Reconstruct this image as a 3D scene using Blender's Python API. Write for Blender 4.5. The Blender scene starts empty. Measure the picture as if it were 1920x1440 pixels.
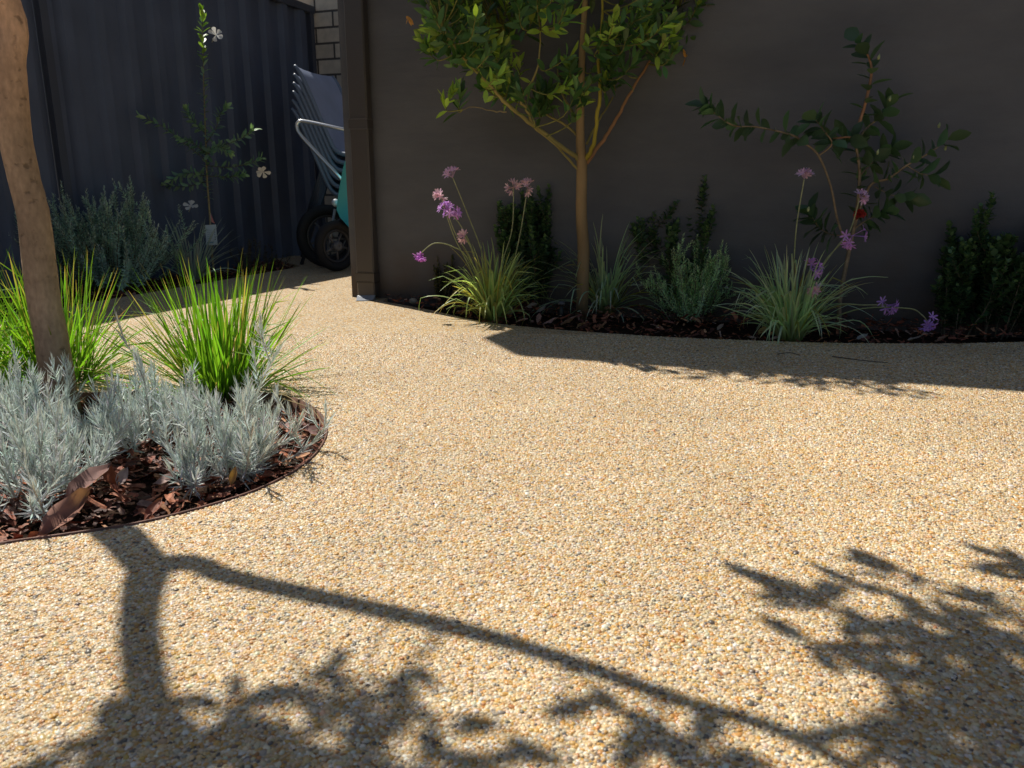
import bpy, math, random
import numpy as np
from mathutils import Vector
from mathutils.geometry import tessellate_polygon

rng = np.random.default_rng(7)
random.seed(7)
R = math.radians
C = bpy.context.scene.collection
PITCH, FPX, CAMH = R(14.2), 1450.0, 0.5
cp, sp = math.cos(PITCH), math.sin(PITCH)

# ------------------------------------------------------------------ measuring
def ray(px, py):
    dx, dy = (px-960)/FPX, (720-py)/FPX
    return np.array([dx, cp+dy*sp, -sp+dy*cp])
def gp(px, py, z=0.0):                       # point on a horizontal level seen at px,py
    r = ray(px, py); t = (z-CAMH)/r[2]
    return np.array([r[0]*t, r[1]*t, z])
def P(px, py, Y):                            # point at distance Y seen at px,py
    r = ray(px, py); t = Y/r[1]
    return np.array([r[0]*t, Y, CAMH+r[2]*t])
ELEV = R(55.0)
SUNH = np.array([-0.669, 0.743])             # horizontal heading towards the sun
def up_sun(px, py, h):                       # point at height h whose shadow falls at px,py
    g = gp(px, py); L = h/math.tan(ELEV)
    return np.array([g[0]+SUNH[0]*L, g[1]+SUNH[1]*L, h])
def crom(pts, n=8, closed=False):
    pts = np.asarray(pts, float); m = len(pts); out = []
    if m < 3 and not closed:
        return np.array([pts[0]+(pts[-1]-pts[0])*i/n for i in range(n+1)])
    seg = m if closed else m-1
    for i in range(seg):
        if closed:
            p0, p1, p2, p3 = pts[(i-1) % m], pts[i], pts[(i+1) % m], pts[(i+2) % m]
        else:
            p0, p1, p2, p3 = pts[max(i-1, 0)], pts[i], pts[i+1], pts[min(i+2, m-1)]
        for k in range(n):
            t = k/n
            out.append(.5*((2*p1)+(-p0+p2)*t+(2*p0-5*p1+4*p2-p3)*t*t+(-p0+3*p1-3*p2+p3)*t**3))
    if not closed: out.append(pts[-1])
    return np.array(out)
def nrm(a):
    a = np.asarray(a, float)
    return a/np.maximum(np.linalg.norm(a, axis=-1, keepdims=True), 1e-9)

# ------------------------------------------------------------------ mesh collector
class MB:
    def __init__(s): s.v, s.f4, s.f3, s.c, s.n = [], [], [], [], 0; s.m4, s.m3 = [], []
    def add(s, v, q=None, t=None, col=(1, 1, 1), mi=0):
        v = np.asarray(v, float).reshape(-1, 3); k = len(v)
        s.v.append(v)
        col = np.asarray(col, float)
        if col.ndim == 1: col = np.tile(col, (k, 1))
        s.c.append(col.reshape(-1, 3))
        if q is not None and len(q):
            q = np.asarray(q, int).reshape(-1, 4); s.f4.append(q+s.n); s.m4.append(np.full(len(q), mi))
        if t is not None and len(t):
            t = np.asarray(t, int).reshape(-1, 3); s.f3.append(t+s.n); s.m3.append(np.full(len(t), mi))
        s.n += k
    def build(s, name, mat, parent=None, smooth=True, origin=None):
        if s.n == 0: return None
        v = np.concatenate(s.v); c = np.concatenate(s.c)
        if origin is None and parent is not None: origin = world_loc(parent)
        loc = np.zeros(3) if origin is None else np.asarray(origin, float)
        v = v-loc
        q = np.concatenate(s.f4) if s.f4 else np.zeros((0, 4), int)
        t = np.concatenate(s.f3) if s.f3 else np.zeros((0, 3), int)
        used = np.zeros(len(v), bool); used[q.ravel()] = True; used[t.ravel()] = True
        if not used.all():
            mp_ = np.cumsum(used)-1; v, c, q, t = v[used], c[used], mp_[q], mp_[t]
        me = bpy.data.meshes.new(name)
        me.vertices.add(len(v)); me.vertices.foreach_set('co', v.astype(np.float32).ravel())
        nl = q.size+t.size
        me.loops.add(nl); me.loops.foreach_set('vertex_index', np.concatenate([q.ravel(), t.ravel()]).astype(np.int32))
        npoly = len(q)+len(t); me.polygons.add(npoly)
        ls = np.concatenate([np.arange(len(q))*4, q.size+np.arange(len(t))*3]).astype(np.int32)
        me.polygons.foreach_set('loop_start', ls)
        me.polygons.foreach_set('use_smooth', np.full(npoly, smooth))
        mi = np.concatenate((s.m4 or [np.zeros(0, int)])+(s.m3 or [np.zeros(0, int)])).astype(np.int32)
        for m in (mat if isinstance(mat, (list, tuple)) else [mat]): me.materials.append(m)
        me.polygons.foreach_set('material_index', mi)
        me.update(calc_edges=True)
        a = me.color_attributes.new('Col', 'FLOAT_COLOR', 'POINT')
        a.data.foreach_set('color', np.concatenate([c, np.ones((len(c), 1))], 1).astype(np.float32).ravel())
        o = bpy.data.objects.new(name, me); C.objects.link(o)
        if parent is not None: o.parent = parent
        elif origin is not None: o.location = loc
        return o
    # --- shapes
    def box(s, c, size, ux=(1, 0, 0), uy=(0, 1, 0), uz=(0, 0, 1), col=(1, 1, 1), mi=0, taper=1.0):
        c = np.asarray(c, float); ux, uy, uz = map(lambda a: nrm(np.asarray(a, float)), (ux, uy, uz))
        hx, hy, hz = np.asarray(size)/2; v = []
        for z in (-1, 1):
            k = taper if z > 0 else 1
            for x, y in ((-1, -1), (1, -1), (1, 1), (-1, 1)): v.append(c+ux*x*hx*k+uy*y*hy*k+uz*z*hz)
        s.add(v, [(3, 2, 1, 0), (4, 5, 6, 7), (0, 1, 5, 4), (1, 2, 6, 5), (2, 3, 7, 6), (3, 0, 4, 7)], col=col, mi=mi)
    def tube(s, pts, rad, sides=8, col=(1, 1, 1), caps=True, flat=1.0, closed=False, wob=0.0):
        pts = np.asarray(pts, float); n = len(pts)
        rad = np.broadcast_to(np.asarray(rad, float), (n,)) if np.ndim(rad) == 0 else np.interp(np.linspace(0, 1, n), np.linspace(0, 1, len(rad)), rad)
        if closed: tan = nrm(np.roll(pts, -1, 0)-np.roll(pts, 1, 0))
        else: tan = nrm(np.gradient(pts, axis=0))
        a = np.array([0, 0, 1.]) if abs(tan[0][2]) < .9 else np.array([1., 0, 0])
        N = nrm(np.cross(tan[0], a)); vs = []; ph = np.arange(sides)/sides*2*math.pi
        for i in range(n):
            N = nrm(N-tan[i]*np.dot(N, tan[i])); B = np.cross(tan[i], N)
            rr = rad[i]*(1+wob*rng.normal(size=sides))
            vs.append(pts[i]+(np.cos(ph)*rr)[:, None]*N+(np.sin(ph)*rr*flat)[:, None]*B)
        v = np.concatenate(vs); q = []
        for i in range(n if closed else n-1):
            j = (i+1) % n
            for k in range(sides): q.append((i*sides+k, i*sides+(k+1) % sides, j*sides+(k+1) % sides, j*sides+k))
        t = []
        if caps and not closed:
            v = np.concatenate([v, pts[:1], pts[-1:]]); a0, a1 = n*sides, n*sides+1
            for k in range(sides):
                t.append((a0, (k+1) % sides, k)); t.append((a1, (n-1)*sides+k, (n-1)*sides+(k+1) % sides))
        cc = np.asarray(col, float)
        if cc.ndim == 2:
            cc = np.array([np.interp(np.linspace(0, 1, n), np.linspace(0, 1, len(cc)), cc[:, j]) for j in range(3)]).T
            cc = np.repeat(cc, sides, 0)
            if len(v) > len(cc): cc = np.concatenate([cc, cc[:1], cc[-1:]])
        s.add(v, q, t, col=cc)
    def lathe(s, prof, centre, axis, seg=24, col=(1, 1, 1), closed=True):   # prof: (radius, along axis)
        axis = nrm(axis); a = np.array([0, 0, 1.]) if abs(axis[2]) < .9 else np.array([1., 0, 0])
        e1 = nrm(np.cross(axis, a)); e2 = np.cross(axis, e1); m = len(prof); v = []
        for k in range(seg):
            th = 2*math.pi*k/seg
            for r, z in prof: v.append(np.asarray(centre)+axis*z+(e1*math.cos(th)+e2*math.sin(th))*r)
        q = []
        for k in range(seg):
            for i in range(m if closed else m-1):
                j = (i+1) % m; k2 = (k+1) % seg
                q.append((k*m+i, k*m+j, k2*m+j, k2*m+i))
        s.add(v, q, col=col)
    def leaves(s, pos, d, up, L, W, col, kind='oval', bend=0.0, fold=.25):
        pos, d, up = np.asarray(pos, float), nrm(d), np.asarray(up, float); n = len(pos)
        if n == 0: return
        side = nrm(np.cross(d, up)); N = np.cross(side, d)
        L = np.broadcast_to(L, (n,)); W = np.broadcast_to(W, (n,)); bend = np.broadcast_to(bend, (n,))
        if kind == 'oval': u = [0, .06, .3, .6, .85, 1]; w = [.1, .12, .82, 1, .55, .02]; cols = [-1, 0, 1]
        elif kind == 'obov': u = [0, .25, .55, .8, .94, 1]; w = [.1, .3, .7, 1, .7, .05]; cols = [-1, 0, 1]
        elif kind == 'chip': u = [0, .1, .5, .85, 1]; w = [.5, 1, .85, 1, .35]; cols = [-1, .1, 1]
        elif kind == 'dry': u = [0, .12, .3, .5, .7, .88, 1]; w = [.06, .35, .9, 1, .85, .45, .02]; cols = [-1, -.45, 0, .45, 1]
        elif kind == 'needle': u = [0, .45, 1]; w = [.7, 1, .15]; cols = [-.5, .5]
        elif kind == 'petal': u = [0, .4, .75, 1]; w = [.35, .9, 1, .2]; cols = [-.5, .5]
        u, w, cols = np.array(u), np.array(w), np.array(cols); nu, nc = len(u), len(cols)
        vv = cols[None, :]*w[:, None]                                   # nu,nc
        hh = fold*np.abs(cols)[None, :]*w[:, None]
        A = pos[:, None, None, :]+d[:, None, None, :]*(L[:, None, None]*(u[None, :, None]+0*vv[None]))[..., None]
        if kind in ('chip', 'dry'):
            jit = rng.normal(0, .12, (n, nu, nc))
        else: jit = 0
        A = A+side[:, None, None, :]*(W[:, None, None]*.5*(vv[None]+jit))[..., None]*(2 if nc == 2 else 1)
        A = A+N[:, None, None, :]*(W[:, None, None]*.5*hh[None]+(W[:, None, None]*.9*jit if kind in ('chip', 'dry') else 0)+(bend*L)[:, None, None]*(u**2)[None, :, None])[..., None]
        q = []
        for i in range(nu-1):
            for j in range(nc-1): q.append((i*nc+j, i*nc+j+1, (i+1)*nc+j+1, (i+1)*nc+j))
        q = np.array(q)[None]+(np.arange(n)*nu*nc)[:, None, None]
        col = np.asarray(col, float)
        if col.ndim == 1: col = np.tile(col, (n, 1))
        s.add(A.reshape(-1, 3), q.reshape(-1, 4), col=np.repeat(col, nu*nc, 0))
    def blades(s, base, az, lean, curl, L, W, cbase, cmid, ctip, seg=9, side_wob=.0, kink=None, power=1.0):
        n = len(base); u = np.linspace(0, 1, seg); du = np.diff(u, prepend=0)
        th = lean[:, None]+curl[:, None]*(u[None]**power)
        if kink is not None: th = th+kink[1][:, None]*(u[None] > kink[0][:, None])
        azz = az[:, None]+side_wob*rng.normal(size=(n, 1))*u[None]
        hx, hy = np.cos(azz), np.sin(azz)
        T = np.stack([np.sin(th)*hx, np.sin(th)*hy, np.cos(th)], -1)
        pts = base[:, None]+np.cumsum(T*(L[:, None]*du[None])[..., None], 1)
        tw = rng.normal(0, .5, n)[:, None]
        S = np.stack([-hy*np.cos(tw), hx*np.cos(tw), np.sin(tw)+0*hy], -1)
        w = np.interp(u, [0, .1, .6, .9, 1], [.75, 1, .9, .5, .05])
        off = S*(W[:, None]*.5*w[None])[..., None]
        Nn = np.cross(T, S)*(W[:, None]*.22*w[None])[..., None]
        v = np.stack([pts-off+Nn, pts, pts+off+Nn], 2)
        q = []
        for i in range(seg-1):
            for j in (0, 1): q.append((i*3+j, i*3+j+1, (i+1)*3+j+1, (i+1)*3+j))
        q = np.array(q)[None]+(np.arange(n)*seg*3)[:, None, None]
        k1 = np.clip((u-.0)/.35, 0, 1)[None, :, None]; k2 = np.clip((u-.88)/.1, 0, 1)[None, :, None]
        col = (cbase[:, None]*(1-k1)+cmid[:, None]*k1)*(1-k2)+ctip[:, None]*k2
        s.add(v.reshape(-1, 3), q.reshape(-1, 4), col=np.repeat(col.reshape(-1, 3), 3, 0))
        return pts

def world_loc(o):
    l = np.zeros(3)
    while o is not None: l += np.array(o.location); o = o.parent
    return l
def tag(o, label=None, cat=None, group=None, kind=None):
    if label: o['label'] = label
    if cat: o['category'] = cat
    if group: o['group'] = group
    if kind: o['kind'] = kind
    return o
def thing(name, loc, label, cat, group=None):
    o = bpy.data.objects.new(name, None); C.objects.link(o)
    o.location = tuple(float(a) for a in loc); o.empty_display_size = .05
    return tag(o, label, cat, group)
def copy_tree(o, parent=None):
    c = o.copy(); C.objects.link(c)
    if parent is not None: c.parent = parent
    for ch in list(o.children): copy_tree(ch, c)
    return c

# ------------------------------------------------------------------ materials
def mat(name, tmul=(1.25, 1.35, .55), rough=.6, spec=.5, metal=0.0, color=None, attr=True, trans=0.0, bump=None, noise=None, coat=0.0, sheen=0.0):
    m = bpy.data.materials.new(name); m.use_nodes = True; nt = m.node_tree; nd = nt.nodes; ln = nt.links
    b = nd['Principled BSDF']; out = nd['Material Output']
    b.inputs['Roughness'].default_value = rough; b.inputs['Metallic'].default_value = metal
    b.inputs['Specular IOR Level'].default_value = spec; b.inputs['Coat Weight'].default_value = coat
    tc = nd.new('ShaderNodeTexCoord')
    if attr:
        a = nd.new('ShaderNodeAttribute'); a.attribute_name = 'Col'; src = a.outputs['Color']
    else:
        a = nd.new('ShaderNodeRGB'); a.outputs[0].default_value = (*color, 1); src = a.outputs[0]
    if noise:                                     # (scale, low, high, detail, stretch)
        mp = nd.new('ShaderNodeMapping'); mp.inputs['Scale'].default_value = noise[4] if len(noise) > 4 else (1, 1, 1)
        n = nd.new('ShaderNodeTexNoise'); n.inputs['Scale'].default_value = noise[0]; n.inputs['Detail'].default_value = noise[3]
        ln.new(tc.outputs['Object'], mp.inputs[0]); ln.new(mp.outputs[0], n.inputs['Vector'])
        mr = nd.new('ShaderNodeMapRange'); mr.inputs[1].default_value = .3; mr.inputs[2].default_value = .7
        mr.inputs[3].default_value = noise[1]; mr.inputs[4].default_value = noise[2]
        ln.new(n.outputs['Fac'], mr.inputs[0])
        mx = nd.new('ShaderNodeVectorMath'); mx.operation = 'SCALE'; ln.new(src, mx.inputs[0]); ln.new(mr.outputs[0], mx.inputs['Scale'])
        src = mx.outputs[0]
    ln.new(src, b.inputs['Base Color'])
    if bump:                                      # (scale, strength, distance, stretch)
        mp = nd.new('ShaderNodeMapping'); mp.inputs['Scale'].default_value = bump[3] if len(bump) > 3 else (1, 1, 1)
        n = nd.new('ShaderNodeTexNoise'); n.inputs['Scale'].default_value = bump[0]; n.inputs['Detail'].default_value = 6
        ln.new(tc.outputs['Object'], mp.inputs[0]); ln.new(mp.outputs[0], n.inputs['Vector'])
        bp = nd.new('ShaderNodeBump'); bp.inputs['Strength'].default_value = bump[1]; bp.inputs['Distance'].default_value = bump[2]
        ln.new(n.outputs['Fac'], bp.inputs['Height']); ln.new(bp.outputs[0], b.inputs['Normal'])
    if trans > 0:
        t = nd.new('ShaderNodeBsdfTranslucent'); g = nd.new('ShaderNodeVectorMath'); g.operation = 'MULTIPLY'
        g.inputs[1].default_value = tmul; ln.new(src, g.inputs[0]); ln.new(g.outputs[0], t.inputs['Color'])
        ms = nd.new('ShaderNodeMixShader'); ms.inputs[0].default_value = trans
        ln.new(b.outputs[0], ms.inputs[1]); ln.new(t.outputs[0], ms.inputs[2]); ln.new(ms.outputs[0], out.inputs['Surface'])
    return m
M = {}
M['grass'] = mat('grass_leaf', rough=.38, spec=.5, trans=.5)
M['leaf'] = mat('green_leaf', rough=.35, spec=.5, trans=.3)
M['silver'] = mat('silver_leaf', (1, 1, 1), .75, .25, trans=.2)
M['petal'] = mat('petal', (1, 1, 1), .6, .3, trans=.35)
M['stem'] = mat('stem', rough=.6, spec=.3, noise=(60, .7, 1.2, 3))
M['bark'] = mat('smooth_bark', rough=.75, spec=.25, noise=(9, .62, 1.18, 8, (1, 1, .45)), bump=(55, .5, .004, (1, 1, .35)))
def bark_material():
    m = bpy.data.materials.new('mottled_bark'); m.use_nodes = True; nt = m.node_tree; nd = nt.nodes; ln = nt.links
    b = nd['Principled BSDF']; b.inputs['Roughness'].default_value = .85; b.inputs['Specular IOR Level'].default_value = .2
    tc = nd.new('ShaderNodeTexCoord'); at = nd.new('ShaderNodeAttribute'); at.attribute_name = 'Col'; src = at.outputs['Color']; hs = []
    for sc_, st, lo, hi, a_, b_, det in ((14, (1, 1, .22), .72, 1.16, .3, .7, 9), (6, (1, 1, .6), .74, 1.1, .34, .6, 6), (34, (1, 1, 1.2), .5, 1.0, .27, .37, 3), (120, (1, 1, .5), .8, 1.12, .3, .7, 5), (11, (.6, .6, 2.2), .86, 1.0, .33, .48, 6)):
        mp = nd.new('ShaderNodeMapping'); mp.inputs['Scale'].default_value = st; ln.new(tc.outputs['Object'], mp.inputs[0])
        mp.inputs['Location'].default_value = (sc_, 0, 0)
        n = nd.new('ShaderNodeTexNoise'); n.inputs['Scale'].default_value = sc_; n.inputs['Detail'].default_value = det; ln.new(mp.outputs[0], n.inputs['Vector'])
        mr = nd.new('ShaderNodeMapRange'); mr.inputs[1].default_value = a_; mr.inputs[2].default_value = b_; mr.inputs[3].default_value = lo; mr.inputs[4].default_value = hi
        ln.new(n.outputs['Fac'], mr.inputs[0]); hs.append(mr.outputs[0])
        mx = nd.new('ShaderNodeVectorMath'); mx.operation = 'SCALE'; ln.new(src, mx.inputs[0]); ln.new(mr.outputs[0], mx.inputs['Scale']); src = mx.outputs[0]
    ln.new(src, b.inputs['Base Color'])
    a = nd.new('ShaderNodeMath'); a.operation = 'ADD'; ln.new(hs[0], a.inputs[0]); ln.new(hs[2], a.inputs[1])
    a2 = nd.new('ShaderNodeMath'); a2.operation = 'ADD'; ln.new(a.outputs[0], a2.inputs[0]); ln.new(hs[3], a2.inputs[1])
    a3 = nd.new('ShaderNodeMath'); a3.operation = 'ADD'; ln.new(a2.outputs[0], a3.inputs[0]); ln.new(hs[4], a3.inputs[1])
    bp = nd.new('ShaderNodeBump'); bp.inputs['Strength'].default_value = .8; bp.inputs['Distance'].default_value = .003
    ln.new(a3.outputs[0], bp.inputs['Height']); ln.new(bp.outputs[0], b.inputs['Normal'])
    return m
M['bark2'] = bark_material()
M['mulch'] = mat('bark_mulch', rough=.62, spec=.4, noise=(90, .55, 1.5, 5), bump=(160, .8, .002))
M['dry'] = mat('dry_leaf', rough=.6, spec=.35, trans=.2, noise=(60, .75, 1.2, 4))
M['metal_dark'] = mat('dark_painted_steel', rough=.42, spec=.4, noise=(3, .85, 1.15, 6), bump=(14, .06, .01))
M['plain'] = mat('painted_metal', rough=.4, spec=.5)
M['silverm'] = mat('aluminium', rough=.32, spec=.5, metal=.85)
M['rubber'] = mat('rubber', rough=.7, spec=.3)
M['plastic'] = mat('plastic', rough=.45, spec=.4, noise=(5, .9, 1.1, 3))
M['corten'] = mat('rusty_edging', rough=.55, spec=.4, noise=(30, .6, 1.4, 6))
M['soil'] = mat('soil', rough=.95, spec=.1, noise=(40, .5, 1.5, 8), bump=(60, 1, .02))

def wall_material():
    m = bpy.data.materials.new('rendered_wall'); m.use_nodes = True; nt = m.node_tree; nd = nt.nodes; ln = nt.links
    b = nd['Principled BSDF']; b.inputs['Roughness'].default_value = .8; b.inputs['Specular IOR Level'].default_value = .3
    tc = nd.new('ShaderNodeTexCoord')
    mp = nd.new('ShaderNodeMapping'); mp.inputs['Scale'].default_value = (1, 1, 2.5); ln.new(tc.outputs['Object'], mp.inputs[0])
    n = nd.new('ShaderNodeTexNoise'); n.inputs['Scale'].default_value = 1.6; n.inputs['Detail'].default_value = 9; n.inputs['Roughness'].default_value = .6
    ln.new(mp.outputs[0], n.inputs['Vector'])
    cr = nd.new('ShaderNodeValToRGB'); ln.new(n.outputs['Fac'], cr.inputs[0])
    cr.color_ramp.elements[0].position = .3; cr.color_ramp.elements[0].color = (.098, .101, .110, 1)
    cr.color_ramp.elements[1].position = .72; cr.color_ramp.elements[1].color = (.150, .154, .165, 1)
    sz = nd.new('ShaderNodeSeparateXYZ'); ln.new(tc.outputs['Object'], sz.inputs[0])
    hn = nd.new('ShaderNodeTexNoise'); hn.inputs['Scale'].default_value = 7; hn.inputs['Detail'].default_value = 8; ln.new(tc.outputs['Object'], hn.inputs['Vector'])
    ha = nd.new('ShaderNodeMath'); ha.operation = 'MULTIPLY_ADD'; ha.inputs[1].default_value = -.35; ln.new(hn.outputs['Fac'], ha.inputs[0]); ln.new(sz.outputs['Z'], ha.inputs[2])
    hr = nd.new('ShaderNodeMapRange'); hr.inputs[1].default_value = -.16; hr.inputs[2].default_value = .12; hr.inputs[3].default_value = .75; hr.inputs[4].default_value = 0; ln.new(ha.outputs[0], hr.inputs[0])
    mxc = nd.new('ShaderNodeMixRGB'); mxc.inputs['Color2'].default_value = (.10, .070, .048, 1); ln.new(hr.outputs[0], mxc.inputs['Fac']); ln.new(cr.outputs[0], mxc.inputs['Color1'])
    ln.new(mxc.outputs[0], b.inputs['Base Color'])
    f = nd.new('ShaderNodeTexNoise'); f.inputs['Scale'].default_value = 260; f.inputs['Detail'].default_value = 3
    g = nd.new('ShaderNodeTexNoise'); g.inputs['Scale'].default_value = 9; g.inputs['Detail'].default_value = 5
    mp2 = nd.new('ShaderNodeMapping'); mp2.inputs['Scale'].default_value = (.5, .5, 3); ln.new(tc.outputs['Object'], mp2.inputs[0])
    ln.new(tc.outputs['Object'], f.inputs['Vector']); ln.new(mp2.outputs[0], g.inputs['Vector'])
    ad = nd.new('ShaderNodeMath'); ad.operation = 'MULTIPLY_ADD'; ad.inputs[1].default_value = 3.0
    ln.new(g.outputs['Fac'], ad.inputs[0]); ln.new(f.outputs['Fac'], ad.inputs[2])
    bp = nd.new('ShaderNodeBump'); bp.inputs['Strength'].default_value = .6; bp.inputs['Distance'].default_value = .0018
    ln.new(ad.outputs[0], bp.inputs['Height']); ln.new(bp.outputs[0], b.inputs['Normal'])
    return m
M['wall'] = wall_material()

PEB = [((.72, .56, .34), .29), ((.68, .46, .22), .20), ((.82, .71, .52), .15), ((.66, .36, .08), .15),
       ((.50, .21, .05), .045), ((.42, .36, .29), .07), ((.90, .84, .73), .04), ((.09, .085, .08), .035), ((.24, .16, .11), .02)]
def paving_material():                      # sheet between and beyond the modelled pebbles
    m = bpy.data.materials.new('exposed_aggregate_far'); m.use_nodes = True; nt = m.node_tree; nd = nt.nodes; ln = nt.links
    b = nd['Principled BSDF']; b.inputs['Roughness'].default_value = .5; b.inputs['Specular IOR Level'].default_value = .35
    tc = nd.new('ShaderNodeTexCoord')
    v = nd.new('ShaderNodeTexVoronoi'); v.inputs['Scale'].default_value = 215; ln.new(tc.outputs['Object'], v.inputs['Vector'])
    sx = nd.new('ShaderNodeSeparateColor'); ln.new(v.outputs['Color'], sx.inputs[0])
    cr = nd.new('ShaderNodeValToRGB'); cr.color_ramp.interpolation = 'CONSTANT'; ln.new(sx.outputs[0], cr.inputs[0])
    e = cr.color_ramp.elements; acc = 0
    for i, (c, w) in enumerate(PEB):
        el = e[0] if i == 0 else (e[1] if i == 1 else e.new(acc)); el.position = acc; el.color = (*c, 1); acc += w
    n = nd.new('ShaderNodeTexNoise'); n.inputs['Scale'].default_value = 3.5; n.inputs['Detail'].default_value = 6; ln.new(tc.outputs['Object'], n.inputs['Vector'])
    mr = nd.new('ShaderNodeMapRange'); mr.inputs[3].default_value = .92; mr.inputs[4].default_value = 1.14; ln.new(n.outputs['Fac'], mr.inputs[0])
    gap = nd.new('ShaderNodeMapRange'); gap.inputs[1].default_value = .25; gap.inputs[2].default_value = .75; gap.inputs[3].default_value = 1; gap.inputs[4].default_value = .62
    ln.new(v.outputs['Distance'], gap.inputs[0])
    mu = nd.new('ShaderNodeMath'); mu.operation = 'MULTIPLY'; ln.new(mr.outputs[0], mu.inputs[0]); ln.new(gap.outputs[0], mu.inputs[1])
    sc = nd.new('ShaderNodeVectorMath'); sc.operation = 'SCALE'; ln.new(cr.outputs[0], sc.inputs[0]); ln.new(mu.outputs[0], sc.inputs['Scale'])
    ln.new(sc.outputs[0], b.inputs['Base Color'])
    inv = nd.new('ShaderNodeMath'); inv.operation = 'SUBTRACT'; inv.inputs[0].default_value = 1; ln.new(v.outputs['Distance'], inv.inputs[1])
    bp = nd.new('ShaderNodeBump'); bp.inputs['Strength'].default_value = .8; bp.inputs['Distance'].default_value = .0022
    ln.new(inv.outputs[0], bp.inputs['Height']); ln.new(bp.outputs[0], b.inputs['Normal'])
    return m
M['paving'] = paving_material()
M['pebble'] = mat('pebble', rough=.34, spec=.45, noise=(2.2, .88, 1.13, 8))
M['matrix'] = mat('cement_matrix', rough=.7, spec=.3, attr=False, color=(.30, .22, .13), noise=(300, .6, 1.3, 4))

def brick_material():
    m = bpy.data.materials.new('cream_brick'); m.use_nodes = True; nt = m.node_tree; nd = nt.nodes; ln = nt.links
    b = nd['Principled BSDF']; b.inputs['Roughness'].default_value = .85
    tc = nd.new('ShaderNodeTexCoord'); mp = nd.new('ShaderNodeMapping'); mp.inputs['Rotation'].default_value = (R(90), 0, 0)
    ln.new(tc.outputs['Object'], mp.inputs[0])
    br = nd.new('ShaderNodeTexBrick'); br.inputs['Color1'].default_value = (.66, .58, .46, 1); br.inputs['Color2'].default_value = (.54, .47, .37, 1)
    br.inputs['Mortar'].default_value = (.10, .09, .08, 1); br.inputs['Scale'].default_value = 1; br.inputs['Mortar Size'].default_value = .008
    br.inputs['Brick Width'].default_value = .30; br.inputs['Row Height'].default_value = .112; ln.new(mp.outputs[0], br.inputs['Vector'])
    n = nd.new('ShaderNodeTexNoise'); n.inputs['Scale'].default_value = 18; ln.new(tc.outputs['Object'], n.inputs['Vector'])
    mr = nd.new('ShaderNodeMapRange'); mr.inputs[3].default_value = .7; mr.inputs[4].default_value = 1.25; ln.new(n.outputs['Fac'], mr.inputs[0])
    sc = nd.new('ShaderNodeVectorMath'); sc.operation = 'SCALE'; ln.new(br.outputs['Color'], sc.inputs[0]); ln.new(mr.outputs[0], sc.inputs['Scale'])
    ln.new(sc.outputs[0], b.inputs['Base Color'])
    iv = nd.new('ShaderNodeMath'); iv.operation = 'SUBTRACT'; iv.inputs[0].default_value = 1; ln.new(br.outputs['Fac'], iv.inputs[1])
    bp = nd.new('ShaderNodeBump'); bp.inputs['Strength'].default_value = 1; bp.inputs['Distance'].default_value = .008
    ln.new(iv.outputs[0], bp.inputs['Height']); ln.new(bp.outputs[0], b.inputs['Normal'])
    return m
M['brick'] = brick_material()

# ------------------------------------------------------------------ layout lines
G0 = np.array([-.654, 3.638, 0]); U = nrm([.947, -.322, 0]); NW = np.array([-U[1]*-1*-1, 0, 0])
NW = nrm([-.322, -.947, 0])                                   # towards the camera side of the wall
def wl(s, off=0.0, z=0.0): return G0+U*s+NW*off+np.array([0, 0, z])
F0 = np.array([-2.36, 4.13, 0]); V = nrm([.35, .937, 0]); NF = nrm([.937, -.35, 0])
def fl(k, off=0.0, z=0.0): return F0+V*k+NF*off+np.array([0, 0, z])

bed1_px = [(-130, 1052), (0, 1022), (120, 1005), (260, 983), (400, 948), (500, 913), (575, 870), (610, 828), (613, 795), (592, 768), (548, 746), (480, 737), (380, 735), (200, 737), (0, 742), (-220, 752)]
b1 = [gp(*p)[:2] for p in bed1_px]+[np.array(q) for q in ((-2.0, 1.75), (-2.15, 1.4), (-1.7, 1.08), (-1.15, .96))]
bed1 = crom(b1, 6, True)
bed2_px = [(718, 565), (800, 580), (900, 602), (1000, 614), (1100, 622), (1250, 632), (1400, 638), (1560, 643), (1750, 644), (1920, 641), (2150, 633)]
bed2 = np.concatenate([crom([gp(*p)[:2] for p in bed2_px], 5), [wl(4.6, .02)[:2], wl(4.6, -.05)[:2], wl(0.06, -.05)[:2]]])
bed3_px = [(562, 499), (540, 504), (480, 514), (400, 528), (300, 545), (200, 562), (100, 580), (0, 600)]
bed3 = np.concatenate([crom([gp(*p)[:2] for p in bed3_px], 4), [fl(-2.6, .45)[:2], fl(-3.2, .2)[:2], fl(-3.2, -.02)[:2], fl(1.75, -.02)[:2]]])
def inside(px, py, poly):
    r = np.zeros(len(px), bool); n = len(poly); j = n-1
    for i in range(n):
        xi, yi = poly[i]; xj, yj = poly[j]
        c = ((yi > py) != (yj > py)) & (px < (xj-xi)*(py-yi)/(yj-yi+1e-12)+xi)
        r ^= c; j = i
    return r

# ------------------------------------------------------------------ ground, paving, beds
mb = MB(); S_ = 150
mb.add([(-S_, -S_, -.075), (S_, -S_, -.075), (S_, S_, -.075), (-S_, S_, -.075)], [(0, 1, 2, 3)], col=(.16, .12, .08))
tag(mb.build('ground', M['soil']), kind='structure')

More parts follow.
